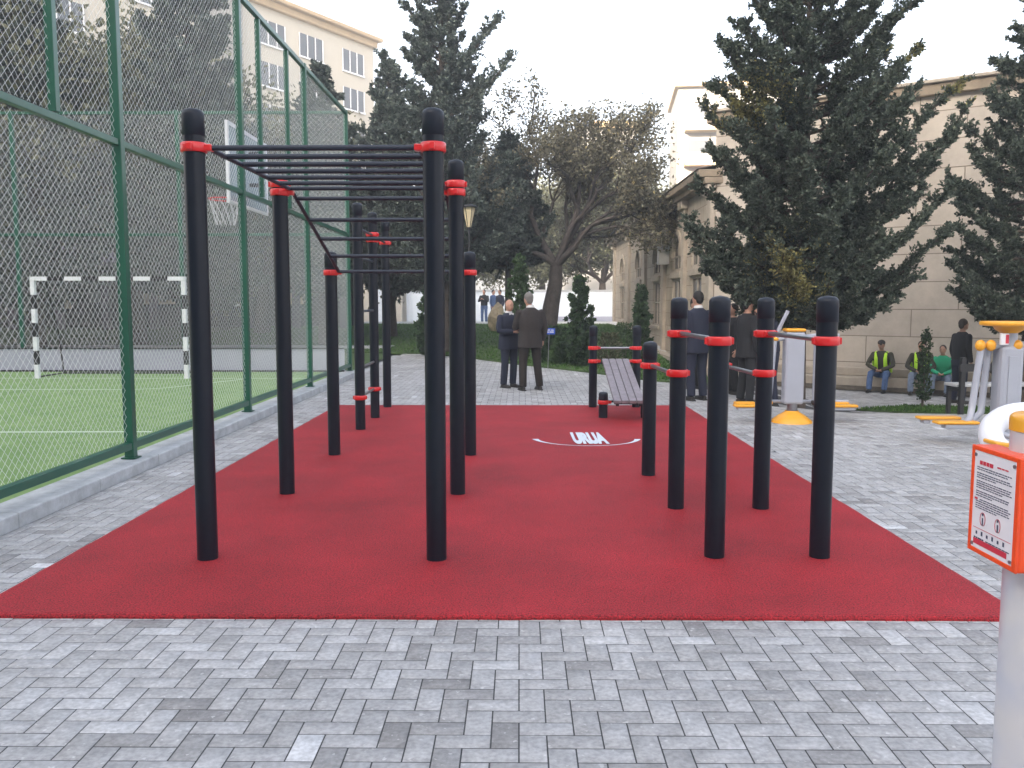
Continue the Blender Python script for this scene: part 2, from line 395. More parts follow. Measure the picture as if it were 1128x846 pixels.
def blades(name, P, dens, h, dz, label):
    xs = [p[0] for p in P]; ys = [p[1] for p in P]; n = int(dens*(max(xs)-min(xs))*(max(ys)-min(ys)))
    X = rng.uniform(min(xs), max(xs), n); Y = rng.uniform(min(ys), max(ys), n)
    k = np.array([inside(a, b, P) for a, b in zip(X, Y)]); X = X[k]; Y = Y[k]; n = len(X)
    Z = np.array([ter(a, b) for a, b in zip(X, Y)])+dz
    an = rng.uniform(0, np.pi, n); w = rng.uniform(.01, .03, n)*(.6+h*8); H = h*rng.uniform(.4, 1.3, n)
    V = np.zeros((n, 3, 3)); V[:,0] = np.c_[X-np.cos(an)*w, Y-np.sin(an)*w, Z]; V[:,1] = np.c_[X+np.cos(an)*w, Y+np.sin(an)*w, Z]
    V[:,2] = np.c_[X+rng.normal(0,h*.5,n), Y+rng.normal(0,h*.5,n), Z+H]
    me = mk_np(name, V.reshape(-1,3), np.arange(3*n).reshape(n,3), M['grass'], np.clip(rng.normal(.5,.25,n),0,1))
    o = bpy.data.objects.new(name, me); C.objects.link(o); return tag(o, label, 'grass', kind='stuff')
blades('lawn_grass', [p for p in LAWN], 190, .055, .03, 'short green grass of the lawn behind the two suited men')
PATCH = [(6.35,16.1),(7.7,16.75),(9.6,16.2),(10.8,15.4),(9.5,13.9),(8.6,14.3),(7.3,14.95),(6.8,15.4)]
patch('grass_bed', PATCH, .03, M['grassbase'], .5)
blades('bed_grass', PATCH, 900, .06, .02, 'dark green grass in the small bed below the seated workers')
# road strip beyond the lawn
mb = MB(); mb.box(-40, 14, 44.2, 47.5, .40, .55); mb.build('road', M['farpave'], kind='structure')
mb = MB(); mb.box(-40, 14, 44.0, 44.2, .40, .66); mb.build('road_kerb', M['white'], kind='structure')
sheet('park_ground', lin(-60, -3.9, 28), lin(19.4, 44, 24), .0, M['grassbase'])

# sports pitch
mb = MB(); mb.box(-24, -3.86, -6, 18.95, -.04, .10); mb.build('pitch_turf', M['turf'], kind='structure')
mb = MB()
def strip(pts, w, z=.104):
    vs = []
    for i, p in enumerate(pts):
        p = Vector(p); t = (Vector(pts[min(i+1, len(pts)-1)])-Vector(pts[max(i-1, 0)])).normalized(); nn = Vector((-t.y, t.x))*w/2
        vs += [(p.x+nn.x, p.y+nn.y, z), (p.x-nn.x, p.y-nn.y, z)]
    mb.add(vs, [(2*i, 2*i+1, 2*i+3, 2*i+2) for i in range(len(pts)-1)])
strip([(-24,17.05),(-4.2,17.05)], .06)
strip([(-24,14.75),(-7.0,14.8)]+[(-7.0+1.0*math.sin(R(a)), 15.8-1.0*math.cos(R(a))) for a in range(10, 60, 10)]+[(-5.4,17.0)], .06)
strip([(-24,10.0),(-8,9.9),(-6.5,9.85),(-4.3,9.9)], .07)
strip([(-4.15,-5),(-4.15,17.05)], .06, .105)
mb.build('pitch_lines', M['line'], kind='structure')
# concrete kerb that carries the fence
mb = MB(); [mb.bbox(-3.90+random.uniform(-.004,.004), -3.58+random.uniform(-.005,.005), -6+1.2*k+.004, -6+1.2*k+1.196, -.05, .107+random.uniform(-.003,.003), .012) for k in range(21)]; mb.bbox(-24, -3.905, 18.97, 19.2, -.05, .108, .012)
mb.build('fence_kerb', M['kerb'], kind='structure')

# ------------------------------------------------------------ chain-link fence
def wires(P0, udir, L, z0, z1, pitch=.06, r=.0016):
    """two families of diagonal wires in the plane P0 + u*udir + z"""
    H = z1-z0; V = []; Q = []; k = 0; u0 = Vector(udir); nrm = Vector((-u0.y, u0.x, 0))
    P0 = Vector(P0)
    def P(u, z, off): return P0 + u0*u + Vector((0,0,z-P0.z)) + nrm*off
    slope = 1.0
    for sgn in (1, -1):
        c = -H if sgn > 0 else 0
        end = L if sgn > 0 else L+H
        while c < end:
            if sgn > 0: a, b_ = max(0, c), min(L, c+H); za, zb = z0+(a-c), z0+(b_-c)
            else: a, b_ = max(0, c-H), min(L, c); za, zb = z0+(c-a), z0+(c-b_)
            if b_-a > .01:
                p, q = P(a, za, sgn*.0015), P(b_, zb, sgn*.0015); t = (q-p).normalized(); w = t.cross(nrm).normalized()
                base = len(V)
                for e_ in (p, q):
                    for ang in (90, 210, 330): V.append(e_ + (nrm*math.sin(R(ang))+w*math.cos(R(ang)))*r)
                for i in range(3): Q.append((base+i, base+(i+1)%3, base+3+(i+1)%3, base+3+i))
            c += pitch*1.4142
    return V, Q
FX = -3.75
fence = empty('chain_link_fence', (FX, 8.16, .15), 0, 'tall green framed chain link fence along the edge of the football pitch', 'fence')
def rel(o, root): o.location = Vector(o.location) - Vector(root.location); o.parent = root; return o
mainY = [-2.6, .98, 4.56, 8.16, 11.75, 15.3, 18.92]
for y in mainY:
    mb = MB(); mb.bbox(FX-.045, FX+.045, y-.045, y+.045, .10, 5.74, .008)
    mb.box(FX-.07, FX+.07, y-.07, y+.07, .112, .122)
    rel(mb.build('post', M['green']), fence)
for y in (.0, 3.4, 7.06, 12.66, 14.17):
    mb = MB(); mb.bbox(FX-.035, FX+.035, y-.035, y+.035, 3.135, 5.64, .006); rel(mb.build('upper_post', M['green']), fence)
for z, w, nm in ((.235, .035, 'bottom_rail'), (3.09, .03, 'middle_rail'), (5.69, .035, 'top_rail')):
    mb = MB()
    for a, b_ in zip(mainY[:-1], mainY[1:]): mb.bbox(FX-w, FX+w, a+.047, b_-.047, z-w, z+w, .005)
    rel(mb.build(nm, M['green']), fence)
for z0, z1, nm in ((.28, 3.04, 'lower_mesh'), (3.14, 5.64, 'upper_mesh')):
    V, Q = wires((FX-.01, -2.6, z0), (0,1,0), 21.5, z0, z1)
    mb = MB(); mb.add(V, Q); rel(mb.build(nm, M['wire']), fence)
# end fence behind the goal
endf = empty('chain_link_fence', (-4, 18.92, .15), 0, 'chain link fence with low grey board wall across the far end of the pitch', 'fence')
ex = [-7.4, -11.0, -14.6, -18.2, -21.8]
for x_ in ex:
    mb = MB(); mb.bbox(x_-.04, x_+.04, 18.88, 18.96, .10, 5.74, .008); rel(mb.build('post', M['green']), endf)
for z in (3.09, 5.69):
    mb = MB(); mb.bbox(-23, FX-.05, 18.89, 18.95, z-.03, z+.03, .005); rel(mb.build('rail', M['green']), endf)
V, Q = wires((-23, 18.92, .66), (1,0,0), 19.2, .66, 5.65, .075, .0018)
mb = MB(); mb.add(V, Q); rel(mb.build('wire_mesh', M['wire']), endf)
mb = MB(); mb.box(-24, -3.83, 18.72, 18.76, .12, .60); rel(mb.build('board_wall', M['wallgrey']), endf)
mb = MB(); mb.box(-24, -3.83, 18.70, 18.775, .602, .63); mb.box(-24, -3.83, 18.69, 18.715, .105, .14); rel(mb.build('board_edging', M['black']), endf)

# striped goal
goal = empty('football_goal', (-8.15, 17.05, .10), 0, 'black and white striped small football goal on the green turf', 'goal')
def striped(a, b_, n, first):
    A = Vector(a); B = Vector(b_); out = []
    for w in (0, 1):
        mb = MB()
        for i in range(n):
            if (i+first) % 2 == w:
                p = A.lerp(B, i/n); q = A.lerp(B, (i+1)/n); lo = Vector([min(p[k], q[k]) for k in range(3)]); hi = Vector([max(p[k], q[k]) for k in range(3)])
                ax = max(range(3), key=lambda k: hi[k]-lo[k]); h = [.04]*3; h[ax] = 0
                mb.box(lo[0]-h[0], hi[0]+h[0], lo[1]-h[1], hi[1]+h[1], lo[2]-h[2], hi[2]+h[2])
        out.append(mb)
    return out
for nm, a, b_, n, f in (('upright', (-1.5,0,0), (-1.5,0,1.94), 7, 0), ('upright', (1.5,0,0), (1.5,0,1.94), 7, 0), ('crossbar', (-1.54,0,1.985), (1.54,0,1.985), 9, 0)):
    w_, k_ = striped(a, b_, n, f)
    mb = MB(); mb.v = list(w_.v); mb.f = list(w_.f); mb.sm = list(w_.sm); mb.mi = [0]*len(w_.f); mb.cur = 1; mb.add(k_.v, k_.f); mb.build(nm, [M['white'], M['black']], goal)
mb = MB()
for sx in (-1.5, 1.5):
    mb.tube([(sx,.05,1.98),(sx,.45,1.98),(sx,.85,.9),(sx,1.0,.03),(sx,.05,.03)], .018, 6)
mb.tube([(-1.5,1.0,.03),(1.5,1.0,.03)], .018, 6); mb.tube([(-1.5,.45,1.98),(1.5,.45,1.98)], .018, 6)
mb.build('net_frame', M['black'], goal)
# basketball hoop mounted by the fence
hoop = empty('basketball_hoop', (-3.92, 12.6, 2.95), 0, 'white basketball backboard with red ring inside the fence', 'basketball hoop')
m_, n, l, b = nt('acrylic_board'); b.inputs['Base Color'].default_value = (.55,.66,.74,1); b.inputs['Roughness'].default_value = .25; b.inputs['Alpha'].default_value = .45
M['acrylic'] = m_
mb = MB(); mb.box(-.01, .01, -.85, .85, .04, 1.04); mb.build('backboard', M['acrylic'], hoop)
mb = MB()
for a in ((-.02,.02,-.9,-.85,0,1.09),(-.02,.02,.85,.9,0,1.09),(-.02,.02,-.85,.85,0,.04),(-.02,.02,-.85,.85,1.04,1.09)): mb.box(*a)
mb.build('board_frame', M['white'], hoop)
mb = MB(); mb.tube([(-.35+.225*math.cos(R(a)), .225*math.sin(R(a)), .15) for a in range(0, 361, 15)], .011, 6); mb.box(-.14,-.02,-.05,.05,.13,.17)
mb.build('ring', M['red'], hoop)
mb = MB()
for i in range(12):
    a = 2*math.pi*i/12
    for sg in (1, -1):
        mb.tube([(-.35+(.22-.09*t)*math.cos(a+sg*.8*t), (.22-.09*t)*math.sin(a+sg*.8*t), .14-.36*t) for t in (0,.33,.66,1)], .0035, 3)
mb.build('net', M['white'], hoop)
for z_ in (.35,.8):
    mb = MB(); mb.tube([(.02,0,z_),(.14,0,z_)], .03, 8); mb.build('bracket', M['black'], hoop)

# ------------------------------------------------------------ workout rigs
PR = .0625
def post_mesh(h, r=PR, b0=0):
    mb = MB(); mb.lathe([(r,b0),(r,h-.16)], n=28); return mb
def cap_mesh(h, r=PR):
    mb = MB(); c = r+.0025
    mb.lathe([(r,h-.161),(c,h-.16),(c,h-.04)]+[(c-.035*(1-math.cos(R(a))), h-.04+.035*math.sin(R(a))) for a in range(15, 91, 15)]+[(.0005,h+.001)], n=28); return mb
def collar_mesh(z, ang, h=.055, r=PR):
    """clamp ring with bolt lugs towards ang"""
    mb = MB(); c = r+.014
    mb.lathe([(r+.0005,z-h/2),(c-.004,z-h/2),(c,z-h/2+.005),(c,z+h/2-.005),(c-.004,z+h/2),(r+.0005,z+h/2)], n=28)
    Mx = Matrix.Rotation(ang, 4, 'Z')
    mb.bbox(c-.012, c+.035, -.028, .028, z-h*.36, z+h*.36, .006, Mx)
    for s_ in (-1, 1): mb.bbox(-.016, .016, s_*c-.012, s_*c+.012, z-h*.38, z+h*.38, .004, Mx)
    return mb
def boltmesh(z, ang, r=PR):
    mb = MB(); Mx = Matrix.Rotation(ang, 4, 'Z')
    for s_ in (-1, 1):
        mb.tube([Mx @ Vector((.018, s_*(r+.028), z)), Mx @ Vector((.018, s_*(r+.02), z))], .007, 6)
    return mb
def add_post(root, x, y, h, collars, dbl=()):
    o = post_mesh(h).build('post', M['post'], root, (x, y, ZM))
    cap_mesh(h).build('cap', M['cap'], o)
    for z, a in collars:
        cl = collar_mesh(z, R(a)).build('collar', M['red'], o); 
    return o
def bar(root, a, b_, r, name, m_='bar'):
    mb = MB(); mb.tube([a, b_], r, 14); return mb.build(name, M[m_], root)

rig = empty('monkey_bars', (-1.22, 5.18, 0), 0, 'tall black overhead ladder with six posts, its far half sloping down', 'climbing frame')
X0, X1 = -.71, .71
zt = 2.49
for xx, s_ in ((X0, 0), (X1, 180)):
    add_post(rig, xx, 0, 2.72, [(zt, s_)])
    add_post(rig, xx, 1.83, 2.72 if xx > 0 else 2.60, [(zt+.035, 90 if s_ == 0 else 90), (zt-.03, s_)])
    add_post(rig, xx, 3.66, 2.10, [(1.885, s_)])
    inx = xx + (.085 if xx < 0 else -.085)
    zr = zt+.026
    mb = MB(); mb.tube([(inx, .05, zr), (inx, 1.86, zr)], .017, 12); mb.tube([(inx, 1.845, zr), (inx, 3.66, 1.915)], .017, 12); mb.build('side_rail', M['bar'], rig)
    for (yy, za) in ((0, zr), (1.83, zr), (3.66, 1.915)):
        mb = MB(); mb.bbox(min(xx, inx+math.copysign(.02, -inx*-1 if 0 else 1)*0)-(.0 if xx > 0 else -.065), 0, 0, 0, 0, 0) if 0 else None
for k in range(7):
    y_ = .0+.30*k; bar(rig, (X0+(.066 if k == 0 else .09), y_, zt+.026), (X1-(.066 if k == 0 else .09), y_, zt+.026), .0165, 'rung')
for k in range(5):
    y_ = 2.0+.41*k; z_ = (zt+.026) - (y_-1.83)/1.83*(zt+.026-1.915); bar(rig, (X0+.09, y_, z_), (X1-.09, y_, z_), .0165, 'rung')
# bolt row along the inclined rail
wb = empty('wall_bars', (-1.99, 10.65, 0), 0, 'three black posts in a row joined by short rungs beyond the overhead ladder', 'climbing frame')
add_post(wb, 0, 0, 2.80, [(.40, 90)]); add_post(wb, .0, 1.1, 2.80, [(.40, -90), (2.50, 90), (2.42, -90)]); add_post(wb, -.02, 2.33, 2.80, [(2.47, -90)])
for z_ in (.43, .80, 1.50, 2.16, 2.52): bar(wb, (0, .06, z_), (0, 1.05, z_), .0165, 'rung', 'bar' if z_ > 1 else 'steel')
bar(wb, (0, 1.16, 2.53), (-.02, 2.27, 2.50), .0165, 'rung')

def stepped(x, label, Yx=(5.25, 6.525, 7.80)):
    root = empty('stepped_pull_up_bars', (x, Yx[0], 0), 0, label, 'exercise bars', 'pair of stepped exercise bars')
    d1, d2 = Yx[1]-Yx[0], Yx[2]-Yx[0]
    add_post(root, 0, 0, 1.62, [(1.345, 90)]); add_post(root, -.01, d1, 1.62, [(1.345, -90), (1.045, 90)]); add_post(root, -.03, d2, 1.23, [(1.01, -90)])
    bar(root, (0, .07, 1.375), (-.01, d1-.07, 1.375), .0165, 'bar', 'steel'); bar(root, (-.01, d1+.07, 1.05), (-.03, d2-.07, 1.04), .0165, 'bar', 'steel')
    return root
stepped(1.22, 'row of three black posts with red clamps, nearer to the overhead ladder')
stepped(1.875, 'row of three black posts with red clamps, nearer to the yellow footed machines')

# sit-up bench
sb = empty('sit_up_bench', (1.45, 12.1, 0), 0, 'sloping slatted sit-up bench held between black posts with red clamps', 'exercise bench')
add_post(sb, -.33, .9, 1.24, [(.90, 0), (.70, 0)]); add_post(sb, .33, .9, 1.24, [(.90, 180), (.70, 180)])
add_post(sb, -.29, -.32, .36, [(.215, 0)]); add_post(sb, .29, -.32, .20, [])
bar(sb, (-.27, .9, .925), (.27, .9, .925), .0165, 'bar', 'steel'); bar(sb, (-.27, .9, .70), (.27, .9, .70), .0165, 'support_bar'); bar(sb, (-.25, -.32, .25), (.25, -.32, .25), .0165, 'support_bar')
ang = math.atan2(.75-.30, 1.72); 
Mx = Matrix.Translation((0, -.85, .31)) @ Matrix.Rotation(ang, 4, 'X')
for k in range(4):
    mb = MB(); a = -.20+k*.102; mb.bbox(a, a+.094, 0, 1.76, -.03, .012, .004, Mx); mb.build('slat', M['wood'], sb)
mb = MB()
for a in (-.17, .13): mb.box(a, a+.04, .02, 1.7, -.075, -.031, Mx)
for yy in (.05, .85, 1.6): mb.box(-.19, .19, yy, yy+.05, -.06, -.0315, Mx)
mb.build('bench_frame', M['black'], sb)

# ------------------------------------------------------------ outdoor fitness machines
GY, YL = M['greyp'], M['yellow']
e1 = empty('fitness_machine', (3.68, 11.53, 0), 0, 'grey twin walking machine with yellow footplates and yellow domed base behind the stepped bars', 'fitness machine')
mb = MB(); mb.lathe([(.27,0),(.26,.03),(.17,.10),(.10,.14),(.085,.16)], n=20); mb.build('base', YL, e1)
mb = MB(); mb.lathe([(.07,.15),(.07,.27)], n=16); mb.build('stub', M['steel'], e1)
mb = MB(); mb.bbox(-.13,.13,-.09,.09,.25,1.22,.03); mb.build('column', GY, e1)
mb = MB(); mb.bbox(-.135,.135,-.095,.095,1.221,1.265,.02); mb.build('column_cap', YL, e1)
mb = MB(); mb.tube([(-.28,.12,.27),(1.0-.2,.12,.27)], .022, 10); mb.tube([(-.45,.0,1.10),(.72,.0,1.10)], .03, 10) if 0 else None
mb.build('floor_arm', GY, e1)
mb = MB(); mb.tube([(-.24,0,1.12),(.30,0,1.17),(.60,0,1.17)], .028, 10); mb.build('pivot_bar', GY, e1)
for x_, dx in ((-.27, -.05), (.30, .0)):
    o = None
    mb = MB(); mb.tube([(x_,-.02,1.10),(x_+dx,-.02,.28)], .04, 12); o = mb.build('swing_arm', GY, e1)
    mb = MB(); mb.ell((x_+dx,-.02,.27), .055,.055,.045); mb.build('joint_cap', YL if x_ < 0 else M['black'], o)
mb = MB(); mb.tube([(-.24,0,1.12),(-.21,-.02,1.26),(-.10,-.03,1.50)], .026, 10); mb.build('handle', GY, e1)
mb = MB(); mb.ell((-.25,0,1.12), .05,.05,.03); mb.build('hinge_cap', YL, e1)
for x0_, x1_ in ((-.80,-.42), (.44,.84)):
    mb = MB(); mb.bbox(x0_, x1_, -.15, .0, .215, .25, .012); mb.bbox(x0_+.05, x1_-.05, .03, .17, .23, .265, .012); mb.build('footplate', YL, e1)
    mb = MB(); mb.bbox(x0_+.04, x1_-.04, -.13,-.02, .175, .2145, .008); mb.tube([((x0_+x1_)/2,-.07,.19),((-.3 if x0_ < 0 else .3),-.03,.25)], .02, 8); mb.build('plate_bracket', GY, e1)

e2 = empty('fitness_machine', (5.62, 9.9, 0), 0, 'grey air walker machine with round yellow canopy and hanging footplates', 'fitness machine')
mb = MB(); mb.lathe([(.2,0),(.2,.02),(.10,.03),(.10,.1)], n=20); mb.build('base', GY, e2)
mb = MB(); mb.bbox(-.135,.135,-.11,.11,.08,1.12,.045); mb.bbox(-.05,.05,-.125,-.105,.15,1.0,.004); mb.build('column', GY, e2)
mb = MB(); mb.lathe([(.09,1.10),(.09,1.27)], n=18); mb.build('neck', GY, e2)
mb = MB(); mb.lathe([(.09,1.26),(.15,1.30),(.17,1.335),(.30,1.345),(.31,1.355),(.31,1.385),(.295,1.395),(.001,1.40)], n=30); mb.build('canopy', YL, e2)
mb = MB(); mb.bbox(-.165,-.075,-.14,-.10,1.13,1.26,.006); q = mb.build('label_plate', M['white'], e2)
mb = MB(); mb.box(-.115,-.08,-.1435,-.1405,1.145,1.245); mb.build('label_mark', M['inkred'], q)
mb = MB(); mb.tube([(-.36,-.02,1.12),(.62,-.02,1.12)], .045, 14); mb.build('pivot_bar', GY, e2)
for x_ in (-.36, -.24, .06): 
    mb = MB(); mb.ell((x_,-.07,1.12), .058,.05,.065); mb.build('hinge_cap', YL, e2)
for x_, k in ((-.34, -1), (-.20, 0), (.32, 1)):
    mb = MB()
    if k == -1: mb.tube([(x_,-.05,1.08),(x_-.04,-.06,.75),(x_-.085,-.08,.42),(x_-.12,-.12,.30),(x_-.20,-.18,.235),(x_-.30,-.2,.22)], .038, 12)
    elif k == 0: mb.tube([(x_,.05,1.08),(x_-.03,.06,.60),(x_-.05,.05,.34),(x_-.15,.03,.25),(x_-.3,.02,.22)], .038, 12)
    else: mb.tube([(x_,.0,1.08),(x_-.01,.0,.6),(x_,.0,.3),(x_+.2,.0,.22)], .038, 12)
    mb.build('swing_arm', GY, e2)
mb = MB(); mb.bbox(-.90,-.42,-.27,-.12,.235,.27,.015); mb.build('footplate', YL, e2)
mb = MB(); mb.bbox(-.98,-.5,-.02,.13,.255,.29,.015); mb.build('footplate', YL, e2)
mb = MB(); mb.bbox(-.80,-.4,-.25,-.14,.185,.2345,.01); mb.bbox(-.93,-.85,.0,.1,.21,.2545,.01); mb.build('plate_bracket', GY, e2)

# ring shaped machine behind the sign post
e3 = empty('fitness_machine', (4.22, 7.0, 0), 0, 'fat white ring of a turning machine with yellow foot, behind the orange sign box', 'fitness machine')
mb = MB(); Mx = Matrix.Translation((0,0,.50)) @ Matrix.Rotation(R(32), 4, 'X') @ Matrix.Rotation(R(-12), 4, 'Y')
mb.tube([Mx @ Vector((.31*math.cos(R(a)), .31*math.sin(R(a)), 0)) for a in range(0, 361, 10)], .095, 18, cap=False); mb.build('ring', M['white'], e3)
mb = MB(); mb.tube([(0,0,.0),(0,0,.45)], .06, 14); 
for a in (30, 150, 270): mb.tube([(0,0,.45), Mx @ Vector((.3*math.cos(R(a)), .3*math.sin(R(a)), 0))], .025, 8)
mb.build('column', GY, e3)
mb = MB(); mb.lathe([(.25,0),(.25,.03),(.1,.08),(.061,.1)], n=20); mb.build('base', YL, e3)
mb = MB(); mb.bbox(-.46,-.24,-.16,.04,.40,.435,.015, Matrix.Translation((0,0,.0)) @ Matrix.Rotation(R(8), 4, 'Y')); mb.build('footplate', YL, e3)
mb = MB(); mb.tube([(-.34,-.06,.38),(-.04,0,.3)], .02, 8); mb.build('plate_bracket', GY, e3)

# foreground information post
ip = empty('information_post', (1.425, 2.31, 0), 0, 'pale grey post with yellow cap and bolted orange instruction box, nearest the camera', 'sign post')
m_, n, l, b = nt('pale_post'); b.inputs['Base Color'].default_value = (.56,.57,.62,1); b.inputs['Roughness'].default_value = .30; b.inputs['Coat Weight'].default_value = .4
tc = n.new('ShaderNodeTexCoord'); t = n.new('ShaderNodeTexNoise'); t.inputs['Scale'].default_value = 5; l.new(tc.outputs['Object'], t.inputs['Vector'])
r_ = n.new('ShaderNodeValToRGB'); r_.color_ramp.elements[0].color = (.52,.53,.60,1); r_.color_ramp.elements[1].color = (.64,.61,.60,1); r_.color_ramp.elements[0].position = .35; r_.color_ramp.elements[1].position = .65
l.new(t.outputs['Fac'], r_.inputs[0]); l.new(r_.outputs[0], b.inputs['Base Color'])
mb = MB(); mb.lathe([(.085,0),(.085,1.255)], n=40); mb.build('post', m_, ip)
mb = MB(); mb.lathe([(.088,1.256),(.088,1.285)]+[(.088-.018*(1-math.cos(R(a))), 1.285+.018*math.sin(R(a))) for a in range(15, 91, 15)]+[(.001,1.305)], n=40); mb.build('cap', YL, ip)
mb = MB(); a0 = Vector((-.055,-.066,1.235)); mb.tube([a0, a0+Vector((-.009,-.010,0))], .010, 12); mb.tube([a0, a0+Vector((-.006,-.007,0))], .016, 14); mb.build('bolt', M['steel'], ip)
bx0, bx1, by0, by1, bz0, bz1 = -.125, -.058, -.115, .125, .895, 1.20
fr = MB(); fr.bbox(bx0, bx1, by0, by1, bz0, bz1, .007)
fo = fr.build('sign_box', M['orange'], ip)
mb = MB(); w_ = .014
mb.bbox(bx0-.006,bx0+.002,by0,by0+w_+.006,bz0,bz1,.003); mb.bbox(bx0-.006,bx0+.002,by1-w_,by1,bz0,bz1,.003); mb.bbox(bx0-.0055,bx0+.002,by0+w_,by1-w_,bz0,bz0+w_,.003); mb.bbox(bx0-.0055,bx0+.002,by0+w_,by1-w_,bz1-w_,bz1,.003)
mb.build('rim', M['orange'], fo)
mb = MB(); mb.box(bx0-.003,bx0-.0005,by0+w_+.004,by1-w_,bz0+w_,bz1-w_); pg = mb.build('sign_sheet', M['paper'], ip)
ya, yb = by1-w_-.016, by0+w_+.020     # text runs from the far edge (left in view) to the near one
xf = bx0-.0036
def ln(mb, y0_, y1_, z, h): mb.box(xf-.0004, xf, min(y0_,y1_), max(y0_,y1_), z-h/2, z+h/2)
mb = MB(); rt = MB(); z = bz1-.045
def words(mb, y0_, y1_, z, h):
    y = y0_; s_ = -1 if y1_ < y0_ else 1
    while (y1_-y)*s_ > .008:
        w = random.uniform(.006, .02); e_ = y+s_*w
        if (y1_-e_)*s_ < 0: e_ = y1_
        ln(mb, y, e_, z, h); y = e_+s_*.003
words(rt, ya-.012, ya-.085, z, .011); words(rt, ya-.10, yb+.012, z+.001, .004); z -= .014
for n_lines in (2, 3, 4, 3):
    for k in range(n_lines):
        words(mb, ya, yb+(random.uniform(.02,.09) if k == n_lines-1 else random.uniform(0,.012)), z, .0026); z -= .0062
    z -= .004
words(rt, ya+.006, ya-.016, z, .006)
for k in range(5): words(mb, ya-(.02 if k == 0 else 0), yb+random.uniform(0,.01)+(.06 if k == 4 else 0), z, .0026); z -= .0062
# small figures
for cy_ in (ya-.04, ya-.115):
    mb.box(xf-.0004,xf,cy_-.003,cy_+.003,z-.040,z-.018); mb.box(xf-.0004,xf,cy_-.004,cy_+.004,z-.012,z-.005)
    for s_ in (-1, 1):
        pr_ = [(xf-.0002, cy_+s_*.013*math.cos(R(a)), z-.022+.019*math.sin(R(a))) for a in range(-70, 91, 20)]; rt.tube(pr_, .0008, 4)
z -= .052; ln(rt, ya+.006, yb-.005, z, .0014); z -= .012
for k in range(6): mb.box(xf-.0004,xf,ya-.012-k*.027-.004,ya-.012-k*.027+.004,z-.006,z+.003+.003*(k%2))
z -= .016; words(mb, ya, ya-.05, z, .004); words(mb, ya-.06, yb, z, .003)
mb.build('printed_text', M['ink'], pg)
rt.build('red_lettering', M['inkred'], pg)
mb = MB(); mb.box(xf-.0004,xf,yb+.012,ya+.003,bz0+w_+.012,bz0+w_+.028); mb.build('red_bar', M['inkred'], pg)
mb = MB()
for yy in (by0+w_+.014, by1-w_-.008):
    for zz in (bz0+w_+.010, bz1-w_-.012): mb.tube([(bx0-.003,yy,zz),(bx0-.007,yy,zz)], .005, 8)
mb.build('screw', M['steel'], ip)

# ------------------------------------------------------------ trees
def tuft_mesh(name, C0, D0, ln_, wd, mt, droop=0.):
    """C0 base points, D0 directions: one bent leaf card each"""
    n = len(C0); D0 = D0/np.linalg.norm(D0, axis=1, keepdims=True)
    rnd = rng.normal(size=(n,3)); s = np.cross(D0, rnd); s /= np.linalg.norm(s, axis=1, keepdims=True)+1e-9
    L = ln_*rng.uniform(.6, 1.35, (n,1)); Wd = wd*rng.uniform(.6, 1.4, (n,1))
    V = np.zeros((n,4,3)); V[:,0] = C0; V[:,1] = C0+D0*L*.5+s*Wd; V[:,2] = C0+D0*L; V[:,3] = C0+D0*L*.5-s*Wd
    V[:,2,2] -= droop*L[:,0]
    tone = np.clip(rng.normal(.45,.22,n), 0, 1)
    return mk_np(name, V.reshape(-1,3), np.arange(4*n).reshape(n,4), mt, tone)
LM = dict(
 fir=tone_mat('fir_needles', [(0,(.034,.048,.036)), (.5,(.080,.105,.078)), (.85,(.145,.17,.125)), (1,(.23,.25,.17))], .6, trans=.2),
 fir2=tone_mat('fir_needles_blue', [(0,(.038,.054,.048)), (.5,(.092,.118,.10)), (.85,(.155,.182,.152)), (1,(.23,.255,.21))], .6, trans=.2),
 gold=tone_mat('needles_sun_painted', [(0,(.10,.10,.05)), (.5,(.25,.235,.09)), (1,(.48,.43,.17))], .75, trans=.3),  # sunlight on the sprays put into the needle colour
 cyp=tone_mat('cypress', [(0,(.018,.040,.018)), (.6,(.045,.085,.035)), (1,(.09,.14,.06))], .75, trans=.12),
 broad=tone_mat('broad_leaf', [(0,(.055,.058,.03)), (.5,(.125,.128,.068)), (1,(.25,.24,.15))], .7, trans=.3),
 willow=tone_mat('willow_leaf', [(0,(.06,.065,.035)), (.5,(.14,.145,.08)), (1,(.30,.29,.18))], .7, trans=.35),
 sparse=tone_mat('autumn_leaf', [(0,(.07,.065,.045)), (.5,(.16,.15,.10)), (.85,(.27,.24,.16)), (1,(.45,.36,.16))], .7, trans=.4),
 sap=tone_mat('young_conifer', [(0,(.03,.06,.02)), (.6,(.06,.11,.04)), (1,(.10,.16,.06))], .7, trans=.2),
)
def limb_pts(p0, p1, sag, n=7):
    p0 = np.array(p0, float); p1 = np.array(p1, float); t = np.linspace(0, 1, n)[:,None]
    P = p0*(1-t)+p1*t; P[:,2] += -sag*np.sin(np.pi*t[:,0])
    P[1:-1] += rng.normal(0, np.linalg.norm(p1-p0)*.02, (n-2,3)); return P
